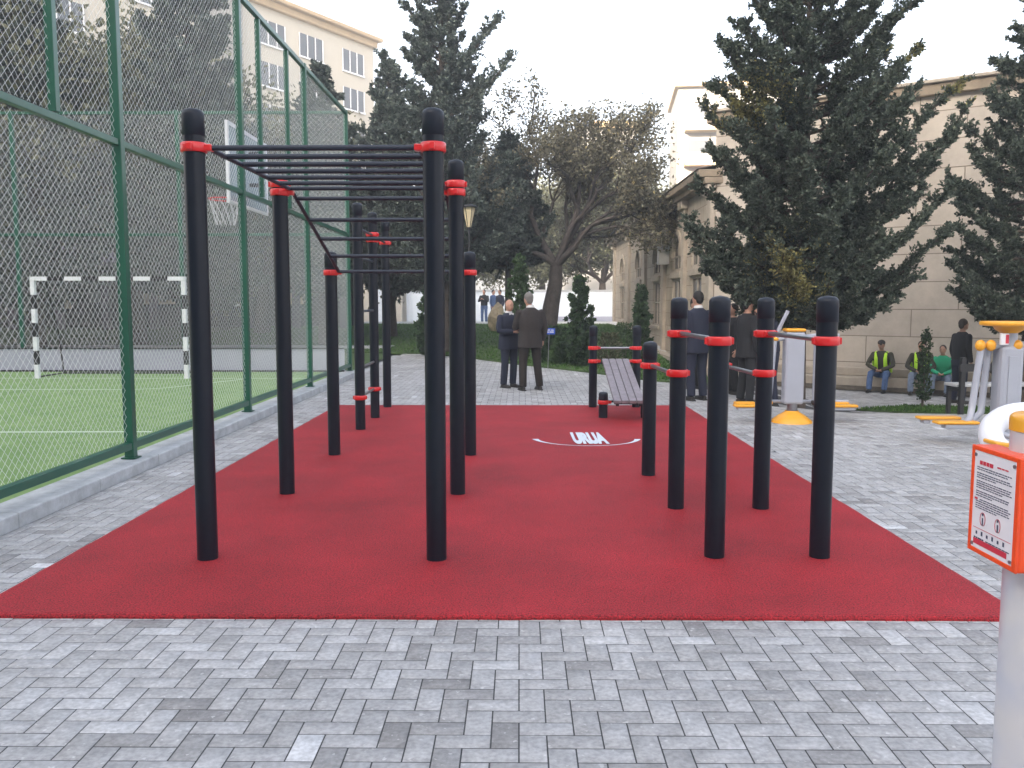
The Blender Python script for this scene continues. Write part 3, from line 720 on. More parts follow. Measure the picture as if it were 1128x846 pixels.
def conifer(name, loc, h, prof, z0, nl, label, leaf='fir', tips=(), rise=.5, dens=1., tw=.34, ts=.075, group=None, lean=(0,0), trunk_r=.13, goldz=None, cat='tree', mcard=28, cw=.36):
    """prof(t) -> crown radius, t from 0 (lowest limb) to 1 (top)"""
    root = empty(name, loc, 0, label, cat, group)
    tb = MB(); tp = [(lean[0]*k/8+random.uniform(-.02,.02)*(k > 0), lean[1]*k/8, -.1+(h+.1)*k/8) for k in range(9)]
    tb.tube(tp, [trunk_r*(1.15 if k == 0 else 1)*(1-k/8.6) for k in range(9)], 10)
    Cs, Ds = [], []; Gs = []
    limbs = []
    for (dx, dy, z) in tips: limbs.append((dx, dy, z, rise*1.2))
    for k in range(nl):
        t = ((k+random.random())/nl)**1.15; z = z0+(h-z0)*t; r = prof(t)*random.uniform(.62, 1.08); a = k*2.399+random.uniform(-.4,.4)
        limbs.append((r*math.cos(a), r*math.sin(a), z, rise))
    for dx, dy, z, rs in limbs:
        rr = math.hypot(dx, dy); zb = max(z0*.7, z-rs*rr); k = min(1, zb/h)
        p0 = (lean[0]*k, lean[1]*k, zb); P = limb_pts(p0, (dx+lean[0]*k, dy+lean[1]*k, z), rr*.13)
        tb.tube([tuple(p) for p in P], [max(.006, trunk_r*.28*(1-i/7.5)*(min(rr,2)/2+.25)) for i in range(len(P))], 5, cap=False)
        L = rr+.01; nt_ = max(6, int(L*27*dens))
        tt = rng.uniform(.12, 1, nt_)**.75
        seg = tt*(len(P)-1); i0 = np.minimum(seg.astype(int), len(P)-2); f = (seg-i0)[:,None]
        base = P[i0]*(1-f)+P[i0+1]*f; ax = P[i0+1]-P[i0]; ax /= np.linalg.norm(ax, axis=1, keepdims=True)
        side = rng.normal(size=(nt_,3)); side[:,2] = side[:,2]*.5+.25
        d_ = ax*.9+side*.75; d_ /= np.linalg.norm(d_, axis=1, keepdims=True)
        tl = tw*(1.05-.55*tt)*rng.uniform(.5,1.3,nt_)*min(1, .45+L*.35)
        m_ = mcard; u = rng.random((nt_, m_, 1))
        pc = base[:,None]+d_[:,None]*u*tl[:,None,None]; pc += rng.normal(0, .016, pc.shape)
        dd = d_[:,None]*.8+rng.normal(0,.55,(nt_,m_,3))
        Cs.append(pc.reshape(-1,3)); Ds.append(dd.reshape(-1,3))
    Cc = np.concatenate(Cs); Dd = np.concatenate(Ds)
    tb.build('trunk', M['bark'], root)
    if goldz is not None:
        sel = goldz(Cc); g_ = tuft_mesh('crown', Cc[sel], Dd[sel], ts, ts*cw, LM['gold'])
        og = bpy.data.objects.new('sun_painted_sprays', g_); C.objects.link(og); og.parent = root; og['label'] = 'branch sprays with sunlight put into their gold colour'
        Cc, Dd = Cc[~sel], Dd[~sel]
    me = tuft_mesh('crown', Cc, Dd, ts, ts*cw, LM[leaf])
    o = bpy.data.objects.new('crown', me); C.objects.link(o); o.parent = root
    return root
def p_cone(rmax, p=.8, low=.75):
    return lambda t: rmax*((low+(1-low)*min(1, t/.18)) * (1-t)**p)+.08
Z0 = ter(4.68, 14.4)
# the big fir right of centre
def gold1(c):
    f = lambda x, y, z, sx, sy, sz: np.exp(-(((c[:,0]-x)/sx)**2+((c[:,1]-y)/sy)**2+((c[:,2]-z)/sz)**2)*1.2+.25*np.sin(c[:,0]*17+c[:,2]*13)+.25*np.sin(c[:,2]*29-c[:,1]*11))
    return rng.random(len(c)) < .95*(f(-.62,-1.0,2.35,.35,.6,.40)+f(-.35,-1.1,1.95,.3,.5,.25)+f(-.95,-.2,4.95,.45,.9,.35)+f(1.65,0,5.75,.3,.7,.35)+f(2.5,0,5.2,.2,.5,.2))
tipsA = [(-1.37,0,6.0),(-1.22,-.2,5.3),(-1.60,.1,4.95),(-1.55,-.2,4.2),(-1.88,0,3.0),(-1.6,-.4,2.4),(-1.15,-.6,1.95),(-.5,-.9,1.8),(1.78,0,6.7),(1.82,.1,5.9),(1.1,0,7.4),(-.9,.1,7.2),(-.4,0,8.3),(.4,0,8.6),
 (2.5,-.2,4.9),(2.52,0,5.35),(2.30,-.3,4.4),(2.26,-.3,3.6),(2.26,-.2,2.9),(1.65,-.5,2.15),(1.1,-.8,1.75),(.6,-.9,1.7),(2.0,-.2,4.0),(1.9,0,2.5),(0,-1.4,2.2),(-.7,-1.3,2.6),(.8,-1.4,2.7)]
conifer('fir_tree', (4.68, 14.4, Z0), 9.2, p_cone(2.0, .55, .66), 1.95, 200, 'large dark fir with sprays painted sunlit gold low on its crown, in front of the stone wall', 'fir', tipsA, rise=.55, dens=1.25, trunk_r=.13, goldz=gold1, ts=.058, mcard=48, cw=.30)
tipsB = [(-1.55,0,4.2),(-1.35,-.2,5.0),(-1.5,-.3,3.3),(-1.6,-.2,2.7),(-1.3,-.4,2.0),(-.8,-.5,1.8),(-1.0,0,5.7)]
conifer('fir_tree', (9.2, 15.6, ter(9,15.6)), 7.6, p_cone(1.75, .6, .7), 1.75, 120, 'dark fir cut off by the right edge, above the yellow canopy machine', 'fir', tipsB, rise=.3, dens=1.15, trunk_r=.12, ts=.06, mcard=42, cw=.30)
# centre left spruce
tipsC = [(-2.5,0,6.0),(-2.6,.1,6.9),(-2.2,0,8.0),(-1.8,.1,9.0),(2.05,0,8.9),(1.7,.2,10.1),(1.15,0,8.2),(2.2,0,6.0),(2.5,-.2,5.1),(-2.7,0,4.9),(2.4,0,4.0),(-1.2,0,10.6),(1.0,.2,11.2)]
conifer('fir_tree', (-2.35, 26.6, ter(-2.3,26.6)), 13.2, p_cone(2.35, .95, .85), 2.9, 165, 'tall dark fir with upswept limbs left of the lamp post, behind the ladder posts', 'fir2', tipsC, rise=.75, dens=1.0, ts=.10, tw=.5, trunk_r=.22, mcard=34, cw=.30)
conifer('fir_tree', (-.35, 29.3, ter(0,29)), 7.0, p_cone(1.7, .7, .8), 3.1, 100, 'broad dark fir between the tall fir and the leaning tree', 'fir2', (), rise=.3, dens=1.0, ts=.13, tw=.5, trunk_r=.16)
# conifers behind the pitch fence
for x_, y_, h_, r_m, lb in ((-9.6, 25.5, 12.5, 2.7, 'dark fir behind the basketball hoop, rising past the apartment windows'), (-6.6, 29, 9.2, 2.0, 'slim fir standing before the apartment block, right of the hoop'), (-14.6, 26, 12.5, 3.0, 'dark fir behind the striped goal'), (-4.9, 33, 10.3, 1.7, 'narrow fir at the far fence corner below the roofline')):
    conifer('fir_tree', (x_, y_, ter(x_, y_)), h_, p_cone(r_m, .65, .8), 2.2, 120, lb, 'fir2', (), rise=.35, dens=.8, ts=.15, tw=.6, trunk_r=.2, group='trees beyond the pitch')
# small cypresses and saplings
def column(x, y, h, r, label, leaf='cyp', dens=1., loose=False, ts=.06):
    z = ter(x, y); prof = lambda t: r*(1-t)**.55*(.55+.45*min(1, t/.3))+.02
    conifer('cypress_sapling', (x, y, z), h, prof, .12 if not loose else .25, int(70*dens), label, leaf, (), rise=1.5, mcard=9 if loose else 22, dens=.9 if not loose else .5, tw=.22 if not loose else .14, ts=ts, trunk_r=.025, group='young conifers', cat='small tree')
column(1.50, 21.3, 2.2, .48, 'bushy cypress beside the small blue sign', ts=.09)
column(.02, 24.6, 2.9, .55, 'pale green young conifer behind the two suited men', 'sap', ts=.09)
column(2.92, 20.6, 1.95, .32, 'slim cypress in front of the arched stone facade', ts=.07)
column(-2.6, 24.8, 2.0, .5, 'young conifer glimpsed between the black ladder posts', ts=.09)
column(7.65, 16.2, 1.5, .16, 'thin sapling in the grass bed between the seated workers', 'cyp', .55, True, .045)
# low shrubs around the sign
def shrub(x, y, r, h, label, leaf='cyp', n=2600):
    root = empty('shrub', (x, y, ter(x,y)), 0, label, 'shrub', 'lawn shrubs')
    a = rng.uniform(0, 2*np.pi, n); u = rng.random(n)**.5; zz = rng.random(n)
    rr = r*u*(1-.6*zz); rr *= 1+.25*np.sin(a*3+x)
    Cc = np.c_[rr*np.cos(a), rr*np.sin(a), zz*h]
    o = bpy.data.objects.new('foliage', tuft_mesh('foliage', Cc, np.c_[np.cos(a), np.sin(a), rng.uniform(.2,1.4,n)], .09, .022, LM[leaf])); C.objects.link(o); o.parent = root
    mb = MB()
    for k in range(6): mb.tube([(0,0,0),(r*.5*math.cos(k), r*.5*math.sin(k), h*.7)], [.012,.004], 5)
    mb.build('stem', M['bark'], root)
shrub(.95, 23.2, .6, .95, 'low round shrub behind the small blue sign')
shrub(1.15, 22.3, .45, .7, 'yellowish low shrub between the blue sign and bushy cypress', 'sap')
shrub(2.35, 22.5, .4, .8, 'thin grey green shrub near the foot of the stone facade', 'willow', 900)
shrub(3.0, 24.5, .45, 1.0, 'shrub against the arched stone facade', 'sap', 1100)
# branching trees
def branchy(name, loc, trunk_pts, tr, forks, depth, L0, leaf, ls, label, nleaf=5, spread=.55, up=.25, group=None, seed=1, shrink=.74, trunk_mat='bark2', leafr=.3, cnt=3):
    rd = random.Random(seed); root = empty(name, loc, 0, label, 'tree', group); tb = MB(); tips = []
    tb.tube(trunk_pts, [tr*(1.25-.5*i/(len(trunk_pts)-1)) if i else tr*1.5 for i in range(len(trunk_pts))], 12)
    def grow(p, d_, L, r, k):
        pts = [p]; q = p.copy(); dd = d_.copy()
        for i in range(4):
            dd = (dd + Vector((rd.gauss(0,.13), rd.gauss(0,.13), rd.gauss(0,.10)+up*.08))).normalized(); q = q + dd*L/4; pts.append(q.copy())
        tb.tube(pts, [max(.004, r*(1-.35*i/4)) for i in range(5)], 6 if k > 2 else 4, cap=False)
        if k <= 2: tips.extend([(pts[i], dd) for i in (2,3,4)])
        if k == 0: return
        for c in range(cnt if k < depth else cnt):
            ax = Vector((rd.gauss(0,1), rd.gauss(0,1), rd.gauss(0,.6))); ax = (ax - dd*ax.dot(dd)).normalized()
            nd = (dd + ax*rd.uniform(.6,1.25)*spread*1.6 + Vector((0,0,up))).normalized()
            st = pts[rd.choice((2,3,4,4))]; grow(st, nd, L*shrink*rd.uniform(.8,1.15), r*.58, k-1)
    P = Vector(trunk_pts[-1])
    for (dx, dy, dz, L, rr) in forks: grow(P.copy(), Vector((dx,dy,dz)).normalized(), L, rr, depth)
    tb.build('trunk', M[trunk_mat], root)
    T = np.array([tuple(t[0]) for t in tips]); T = np.repeat(T, nleaf, 0)+rng.normal(0, leafr, (len(T)*nleaf,3))
    me = tuft_mesh('crown', T, rng.normal(size=T.shape), ls, ls*.33, LM[leaf])
    o = bpy.data.objects.new('crown', me); C.objects.link(o); o.parent = root
    return root
branchy('broadleaf_tree', (.95, 28.8, ter(.9,28.8)), [(-.05,0,-.1),(.0,0,.6),(.12,0,1.4),(.25,.0,2.1),(.28,0,2.7)], .27,
  [(-1.0,.1,.8,2.0,.12),(-.45,.1,1,1.9,.13),(.1,-.2,1.1,2.0,.13),(.7,.1,.9,2.0,.15),(.5,.4,1,2.0,.12),(.7,-.4,.8,1.8,.11)], 4, 2, 'sparse', .11, 'leaning dark-trunked tree with thin brownish crown beyond the suited men', 18, .5, .14, seed=5, shrink=.78, leafr=.15)
for i, (x_, y_, s_, lf, lb) in enumerate(((-20, 27, 1.35, 'willow', 'big pale olive tree filling the upper left corner'), (-13.5, 30, 1.2, 'willow', 'pale olive tree behind the second tall fence post'), (-26, 31, 1.4, 'broad', 'broad tree at the far left behind the pitch'), (-10.5, 35, 1.0, 'broad', 'round tree between the firs beyond the pitch'), (5.5, 58, 1.1, 'broad', 'olive brown tree above the far white wall'), (1.5, 60, 1.1, 'willow', 'pale tree above the far white wall, left of the trunk'), (-3.5, 57, 1.0, 'broad', 'distant tree over the cream garage'))):
    branchy('broadleaf_tree', (x_, y_, ter(x_,y_)), [(0,0,-.1),(.05,0,1*s_),(.1,.1,2.2*s_)], .26*s_,
      [(math.cos(a), math.sin(a), .9, 2.3*s_, .13) for a in (0,1.25,2.5,3.8,5.0)]+[(0,0,1,2.8*s_,.16)], 4, 2, lf, .20*s_, lb, 20, .6, .12, 'trees beyond the pitch' if x_ < -8 else 'trees beyond the far wall', seed=20+i, shrink=.78, leafr=.38*s_, trunk_mat='bark')

# ------------------------------------------------------------ boulder, lamp, small sign, far things
bm = bmesh.new(); bmesh.ops.create_icosphere(bm, subdivisions=4, radius=1)
for v in bm.verts:
    c = v.co.copy(); k = 1+.28*noise.noise(c*1.3)+.10*noise.noise(c*4); tap = 1-.35*max(0, c.z)
    v.co = Vector((c.x*.34*k*tap+.07*c.z, c.y*.35*k*tap, max(-.1, .52+c.z*.55*k)))
me = bpy.data.meshes.new('boulder'); bm.to_mesh(me); bm.free(); me.materials.append(M['rock'])
o = bpy.data.objects.new('boulder', me); C.objects.link(o); o.location = (-.92, 36.0, ter(0,36)-.02); o.scale = (1.1,1.1,1.15); tag(o, 'tall beige boulder standing on the lawn behind the suited men', 'boulder')
lp = empty('street_lamp', (-1.35, 23.3, ter(-1.5,23.3)), 0, 'slender black lamp post with cone-shaped lantern behind the ladder posts', 'street lamp')
lp.scale = (.92,.92,.91)
mb = MB(); mb.lathe([(.17,-.05),(.17,.35),(.13,.42),(.13,.85),(.085,.92),(.05,1.1),(.035,1.3),(.03,3.95)], n=14); mb.build('post', M['black'], lp)
mb = MB(); mb.lathe([(.06,3.97),(.19,4.55)], n=6, smooth=False); mb.build('lantern', M['lamp'], lp)
mb = MB(); mb.lathe([(.03,3.9),(.07,3.96),(.07,3.98)], n=12)
for k in range(6):
    a = 2*math.pi*k/6; mb.tube([(.065*math.cos(a), .065*math.sin(a), 3.97), (.195*math.cos(a), .195*math.sin(a), 4.55)], .010, 5)
mb.lathe([(.20,4.54),(.27,4.56),(.27,4.585),(.06,4.66),(.001,4.67)], n=16); mb.build('lantern_frame', M['black'], lp)
sg = empty('garden_sign', (.73, 21.0, ter(.7,21)), 0, 'small blue plate with two white lines on a thin stake in the lawn', 'sign')
mb = MB(); mb.tube([(-.03,0,-.05),(.0,0,.86)], .010, 8); mb.build('stake', M['steel'], sg)
mb = MB(); mb.bbox(-.145,.145,-.012,-.002,.84,.99,.003); pl_ = mb.build('plate', M['blue'], sg)
mb = MB(); mb.box(-.09,.02,-.0145,-.0125,.935,.96); mb.box(.04,.11,-.0145,-.0125,.935,.955); mb.box(-.11,-.0,-.0145,-.0125,.885,.91); mb.box(.01,.11,-.0145,-.0125,.885,.912); mb.build('lettering', M['shirt'], pl_)
# far wall and garages
wl_ = empty('boundary_wall', (0, 49, .5), 0, 'long white boundary wall closing the view beyond the lawn', 'wall')
mb = MB(); mb.box(-6.4, 6.2, -.15, .15, -.1, 1.75); mb.build('wall', M['bluewhite'], wl_)
mb = MB(); mb.box(-6.45, 6.25, -.2, .2, 1.752, 1.86); mb.build('coping', M['farpave'], wl_)
mb = MB(); mb.box(1.2, 6.2, -.22, -.153, -.1, .35); mb.build('plinth', M['wallgrey'], wl_)
gr = empty('garage', (-8, 48.5, .5), 0, 'cream garage with pale door and red brown side panel, seen between the posts', 'garage')
mb = MB(); mb.box(-2.6, 1.4, -.2, 4, 0, 2.6); mb.build('wall', M['cream'], gr)
mb = MB(); mb.box(-2.7, 1.5, -.35, 4.1, 2.601, 2.8); mb.build('roof', M['farpave'], gr)
mb = MB(); mb.box(-.4, 1.0, -.25, -.205, .02, 2.0); mb.build('door', M['bluewhite'], gr)
mb = MB(); mb.box(-2.55, -1.5, -.26, -.205, .9, 2.3); mb.build('panel', mat('brick_red', (.22,.05,.035), .8, var=.2, vs=3), gr)
# low pavilion beyond the pitch
pv = empty('pavilion', (-15.5, 38, .35), 0, 'low dark arcade with dull purple roof beyond the striped goal', 'pavilion')
mb = MB(); mb.box(-9, 7.8, 2.2, 2.6, 0, 3.0); mb.build('back_wall', M['dark'], pv)
mb = MB(); mb.add([(-9.6,-.6,3.05),(8.4,-.6,3.05),(8.4,3.2,3.05),(-9.6,3.2,3.05),(-8.5,1.3,5.0),(7.3,1.3,5.0)], [(0,1,5,4),(1,2,5),(2,3,4,5),(3,0,4),(3,2,1,0)]); mb.build('roof', M['purple'], pv)
for k in range(9):
    mb = MB(); mb.box(-9.2+k*2.1, -8.9+k*2.1, -.2, .1, 0, 3.05); mb.build('column', M['purple'], pv)
for k, (a, b_, z0_, z1_) in enumerate(((-8.6,-7.6,.9,2.0), (-6.2,-5.5,1.0,2.1), (-4.6,-4.0,1.3,1.8), (-2.3,-.6,1.2,1.9), (1.6,2.5,1.1,1.9), (4.6,5.5,1.2,2.1))):
    mb = MB(); mb.box(a, b_, 2.14, 2.195, z0_, z1_); mb.build('window', M['lamp'] if k % 2 else M['shirt'], pv)
# parked cars far off
def car(x, y, rz, paint, label):
    root = empty('parked_car', (x, y, ter(x,y)+.02), rz, label, 'car', 'cars parked beyond the pitch')
    prof = [(-2.1,.35),(-2.15,.62),(-2.05,.86),(-1.5,.93),(-.75,1.38),(.75,1.42),(1.55,.98),(2.05,.92),(2.15,.6),(2.1,.35)]
    mb = MB(); n_ = len(prof)
    for s0, s1 in ((-.82,.82),):
        vs = [(a, s0+(.12 if z > 1 else 0), z) for a, z in prof]+[(a, s1-(.12 if z > 1 else 0), z) for a, z in prof]
        mb.add(vs, [tuple(range(n_)), tuple(reversed(range(n_,2*n_)))]+[(i, n_+i, n_+(i+1)%n_, (i+1)%n_) for i in range(n_)])
    mb.build('body', paint, root)
    mb = MB()
    for s_ in (-1, 1): mb.add([(-1.25,s_*.835,.95),(1.35,s_*.835,1.0),(.72,s_*.725,1.36),(-.7,s_*.725,1.33)], [(0,1,2,3) if s_ < 0 else (3,2,1,0)])
    mb.build('window', M['glass'], root)
    for a in (-1.35, 1.35):
        for s_ in (-1, 1):
            mb = MB(); mb.tube([(a, s_*.70, .32),(a, s_*.86, .32)], .32, 16); w = mb.build('wheel', M['rubber'], root)
            mb = MB(); mb.tube([(a, s_*.865, .32),(a, s_*.875, .32)], .18, 12); mb.build('hub', M['steel'], w)
    for s_ in (-1, 1):
        mb = MB(); mb.box(2.10, 2.16, s_*.6-.15, s_*.6+.15, .66, .8); mb.build('headlight', M['shirt'], root)
car(-10.9, 42.5, R(5), M['white'], 'white car parked behind the pitch, seen between the ladder posts')
car(-15.8, 43, R(-4), M['lightgrey'] , 'pale grey car parked beyond the pitch, left of the white one')
car(-26.0, 42, R(3), M['white'], 'white car parked behind the pitch at the far left')
# park path beyond the end fence
mb = MB(); mb.box(-40, -4.2, 27.6, 28.9, .1, .19); mb.build('park_path', M['farpave'], kind='structure')

# ------------------------------------------------------------ buildings
# stone hall: arched facade along y, plain block wall facing the square
hall = empty('stone_hall', (5.0, 22.3, -.4), 0, 'long beige limestone hall with arched windows and a tall plain block wall', 'building')
H1, L1 = 4.93+.4, 24.0
wx = 1.55   # cells for window openings
wins = [(2.2, 1), (5.2, 1), (9.2, 1), (14.0, 1), (19.6, 1)]      # y offset from the corner
mb = MB(); prevy = 0
zs, za = 1.2, 3.1                 # sill, spring height of upper arch
ww = .74
for (wy, _) in wins:
    mb.box(0, .5, prevy, wy-ww, 0, H1); prevy = wy+ww
    mb.box(0, .5, wy-ww, wy+ww, 0, zs); mb.box(0, .5, wy-ww, wy+ww, 2.75, 3.05)
    # arch head: wall above with semicircular cut
    K = 12; vs = []; fs = []
    for k in range(K+1):
        a = math.pi*k/K; yy = wy-ww*math.cos(a); zz = 3.45+ww*.95*math.sin(a)
        for xx in (0, .5): vs += [(xx, yy, zz), (xx, yy, H1)]
    for k in range(K):
        i = 4*k; fs += [(i, i+4, i+5, i+1), (i+2, i+3, i+7, i+6), (i, i+2, i+6, i+4)]
    mb.add(vs, fs)
mb.box(0, .5, prevy, L1, 0, H1)
mb.build('facade', M['stone2'], hall)
for (wy, _) in wins:
    mb = MB(); mb.box(.075, .12, wy-ww, wy+ww, zs, 4.1); g_ = mb.build('window', M['glass'], hall)
    mb = MB()
    for yy in (wy-ww, wy-.025, wy+ww-.05): mb.box(.035, .073, yy, yy+.05, zs, 3.9)
    for zz in (zs, 2.0, 2.70, 3.05, 3.45): mb.box(.032, .072, wy-ww, wy+ww, zz, zz+.05)
    mb.build('frame', M['trim'], g_)
    mb = MB(); mb.bbox(-.10, .0-.002, wy-ww-.12, wy+ww+.12, zs-.14, zs, .02); mb.bbox(-.08,-.002, wy-ww-.1, wy+ww+.1, 2.78, 2.98, .02); mb.build('sill', M['trim'], g_)
    mb = MB(); K = 14
    for k in range(K):
        a0_, a1_ = math.pi*k/K, math.pi*(k+1)/K; q = [(wy-r_*math.cos(a), 3.45+r_*.97*math.sin(a)) for r_, a in ((ww+.0,a0_),(ww+.17,a0_),(ww+.17,a1_),(ww+.0,a1_))]
        mb.add([(-.06,*p) for p in q]+[(-.002,*p) for p in q], [(0,1,2,3),(7,6,5,4),(0,4,5,1),(1,5,6,2),(2,6,7,3),(3,7,4,0)])
    mb.build('arch_moulding', M['trim'], g_)
for yy in (.0, 3.55, 7.1, 11.6, 16.6, 22.5):
    mb = MB(); mb.bbox(-.12, -.002, yy, yy+.4, 0, H1-.55, .01); mb.bbox(-.22, -.004, yy-.06, yy+.56, H1-.55, H1-.30, .02); mb.bbox(-.22,-.004,yy-.06,yy+.56,0,.35,.02); mb.build('pilaster', M['trim'], hall)
mb = MB(); mb.bbox(-.30, .5, -.1, L1+.2, H1-.30, H1-.14, .02); mb.bbox(-.46, .6, -.1, L1+.3, H1-.138, H1+.06, .03); mb.build('cornice', M['eave'], hall)
mb = MB(); mb.add([(-.50,-.1,H1+.062),(-.50,L1+.3,H1+.062),(4.5,L1+.3,H1+1.0),(4.5,-.1,H1+1.0),(4.5,-.1,H1-.2),(4.5,L1+.3,H1-.2)], [(0,3,2,1),(4,5,2,3)]); mb.build('roof', M['eave'], hall)
mb = MB(); mb.box(-.35,-.0,6.6,7.0,3.3,3.9); mb.build('air_conditioner', M['frame'], hall)
mb = MB(); mb.box(-.55, -.23, .2, L1, .0, .42); mb.build('plinth_step', M['trim'], hall)
# plain end wall
ew = math.atan2(-.7, 1); Le = 15.0; He = 6.35+.4
wallo = MB(); wallo.box(0, Le, 0, .6, 0, He)
ow = wallo.build('end_wall', M['stone'], hall); ow.rotation_euler = (0,0,ew); ow.location = (.0,.02,.0)
for (z0_, z1_, yo, nm, mt) in ((He-.22, He+.02, -.16, 'end_coping', 'eave'), (He+.022, He+.10, -.24, 'end_coping', 'trim')):
    mb = MB(); mb.bbox(-.2, Le, yo, .7, z0_, z1_, .02); o = mb.build(nm, M[mt], hall); o.rotation_euler = (0,0,ew); o.location = (0,.02,0)
mb = MB(); mb.bbox(.2, Le, -.42, -.003, 0, .30, .02); mb.bbox(.2, Le, -.12, -.004, .302, .50, .02); o = mb.build('end_plinth', M['trim'], hall); o.rotation_euler = (0,0,ew); o.location = (0,.02,0)
mb = MB(); mb.box(.1, Le, -.52, -.425, 0, .10); o = mb.build('end_step', M['soil'], hall); o.rotation_euler = (0,0,ew); o.location = (0,.02,0)
# apartment block at upper left
ap = empty('apartment_building', (-12.4, 75, 0), math.atan2(.857,.515), 'cream apartment block with cornice tinted for warm sunlight and rows of windows behind the pitch', 'building')
AL, AH = 48, 23.6
mb = MB(); mb.box(-AL, .0, 0, 12, 0, AH); mb.build('wall', M['cream'], ap)
mb = MB(); mb.bbox(-AL-.5, .5, -.7, 12.5, AH, AH+.3, .05); mb.bbox(-AL-.2,.2,-.35,12,AH-.5,AH-.01,.05); mb.build('cornice', M['ochre'], ap)
mb = MB(); mb.bbox(-19.5,-13.5,-.8,3,AH+.301,AH+.9,.05); mb.build('roof_box', M['ochre'], ap)
mb = MB(); mb.box(-18,-14.5,-.45,-.005,2,AH-.51); mb.build('stair_bay', M['pale'], ap)
for fl in range(7):
    for k, s_ in enumerate((-2.6, -7.4, -11.4, -22, -27.5, -33, -38.5, -44)):
        z = AH-3.1-fl*3.0
        if z < 3: continue
        mb = MB(); mb.box(s_-1.25, s_+1.25, -.05, -.004, z, z+1.7); w = mb.build('window', M['glass'], ap)
        mb = MB()
        for t in (-1.3, -.45, .4, 1.22): mb.box(s_+t, s_+t+.08, -.09, -.052, z, z+1.7)
        mb.box(s_-1.35, s_+1.35, -.14, -.053, z-.12, z-.005)
        mb.build('frame', M['white'], w)
# block behind the camera: it throws the long shade over the square
rb = empty('apartment_building', (-30, -27, 0), R(-30), 'plain apartment block standing behind the photographer', 'building')
mb = MB(); mb.box(-60, 60, -12, 0, 0, 31); mb.build('wall', M['pale'], rb)
mb = MB(); mb.bbox(-60.4, 60.4, -12.4, 0.4, 31.002, 31.5, .05); mb.build('roof', M['ochre'], rb)
for fl in range(9):
    for k in range(24):
        mb = MB(); mb.box(-57+k*5, -55+k*5, .004, .05, 1.2+fl*3, 2.8+fl*3); mb.build('window', M['glass'], rb) if fl in (1,4,7) and k % 6 == 0 else None
# white blocks in the middle distance
wb2 = empty('apartment_building', (13.0, 78, 0), R(-6), 'pale apartment block with balconies above the stone hall roof', 'building')
mb = MB(); mb.box(1.0, 12, 0, 10, 0, 20.5); mb.build('wall', M['pale'], wb2)
for z in (7.6, 10.6, 13.6, 16.6):
    mb = MB(); mb.box(1.6, 8, -1.3, -.01, z, z+.28); mb.build('balcony_slab', M['ochre'], wb2)
    mb = MB(); mb.box(1.6, 8, -1.3, -1.2, z+.281, z+1.15); mb.build('balcony_front', M['pale'], wb2)
    mb = MB(); mb.box(2, 4.2, -.05, -.006, z+.3, z+2.3); mb.build('window', M['glass'], wb2)
mb = MB(); mb.box(1.7, 4.8, -1.8, -1.31, 11.6, 12.4); mb.build('awning', mat('awning_red', (.55,.06,.04), .7), wb2)
wb3 = empty('apartment_building', (8.5, 80, 0), R(4), 'narrow pale block with eave painted shade-brown behind the bare tree crown', 'building')
mb = MB(); mb.box(-3.6, 2.0, 0, 10, 0, 17.4); mb.build('wall', M['pale'], wb3)
mb = MB(); mb.box(-1.8, 2.2, -.5, 10.3, 17.41, 18.0); mb.build('eave', M['ochre'], wb3)  # brown holds the shade of the roof edge
for z in (9.2, 12.2, 15.2, 17.8):
    for xx in (5.0, 9.2):
        mb = MB(); mb.box(xx, xx+1.3, -.05, -.006, z-.3, z+1.2); mb.build('window', M['glass'], wb2)
mb = MB(); mb.box(.7, 12.3, -.6, 10.2, 20.51, 20.8); mb.build('eave', M['ochre'], wb2)
for z in (14.2, 11.2, 8.2):
    for xx in (-2.8, -.8, .9):
        mb = MB(); mb.box(xx, xx+.95, -.05, -.005, z, z+1.7); w = mb.build('window', M['glass'], wb3)
        mb = MB(); mb.box(xx-.06, xx+1.0, -.09, -.052, z-.1, z-.005); mb.box(xx+.43,xx+.5,-.09,-.053,z,z+1.7); mb.build('frame', M['white'], w)

# added volume that lifts the dark tones, standing in for lens glare
mb = MB(); mb.box(-430, 430, -80, 520, -1.6, 42)
hm = bpy.data.materials.new('glare_veil'); hm.use_nodes = True; hn = hm.node_tree.nodes; hn.remove(hn['Principled BSDF'])
pv_ = hn.new('ShaderNodeVolumePrincipled'); pv_.inputs['Color'].default_value = (.95,.95,.95,1); pv_.inputs['Density'].default_value = .0030; pv_.inputs['Anisotropy'].default_value = .2
hm.node_tree.links.new(pv_.outputs[0], hn['Material Output'].inputs['Volume'])
mb.build('glare_veil', hm, kind='stuff', label='added pale veil over the whole square, standing in for lens glare', cat='glare_veil')

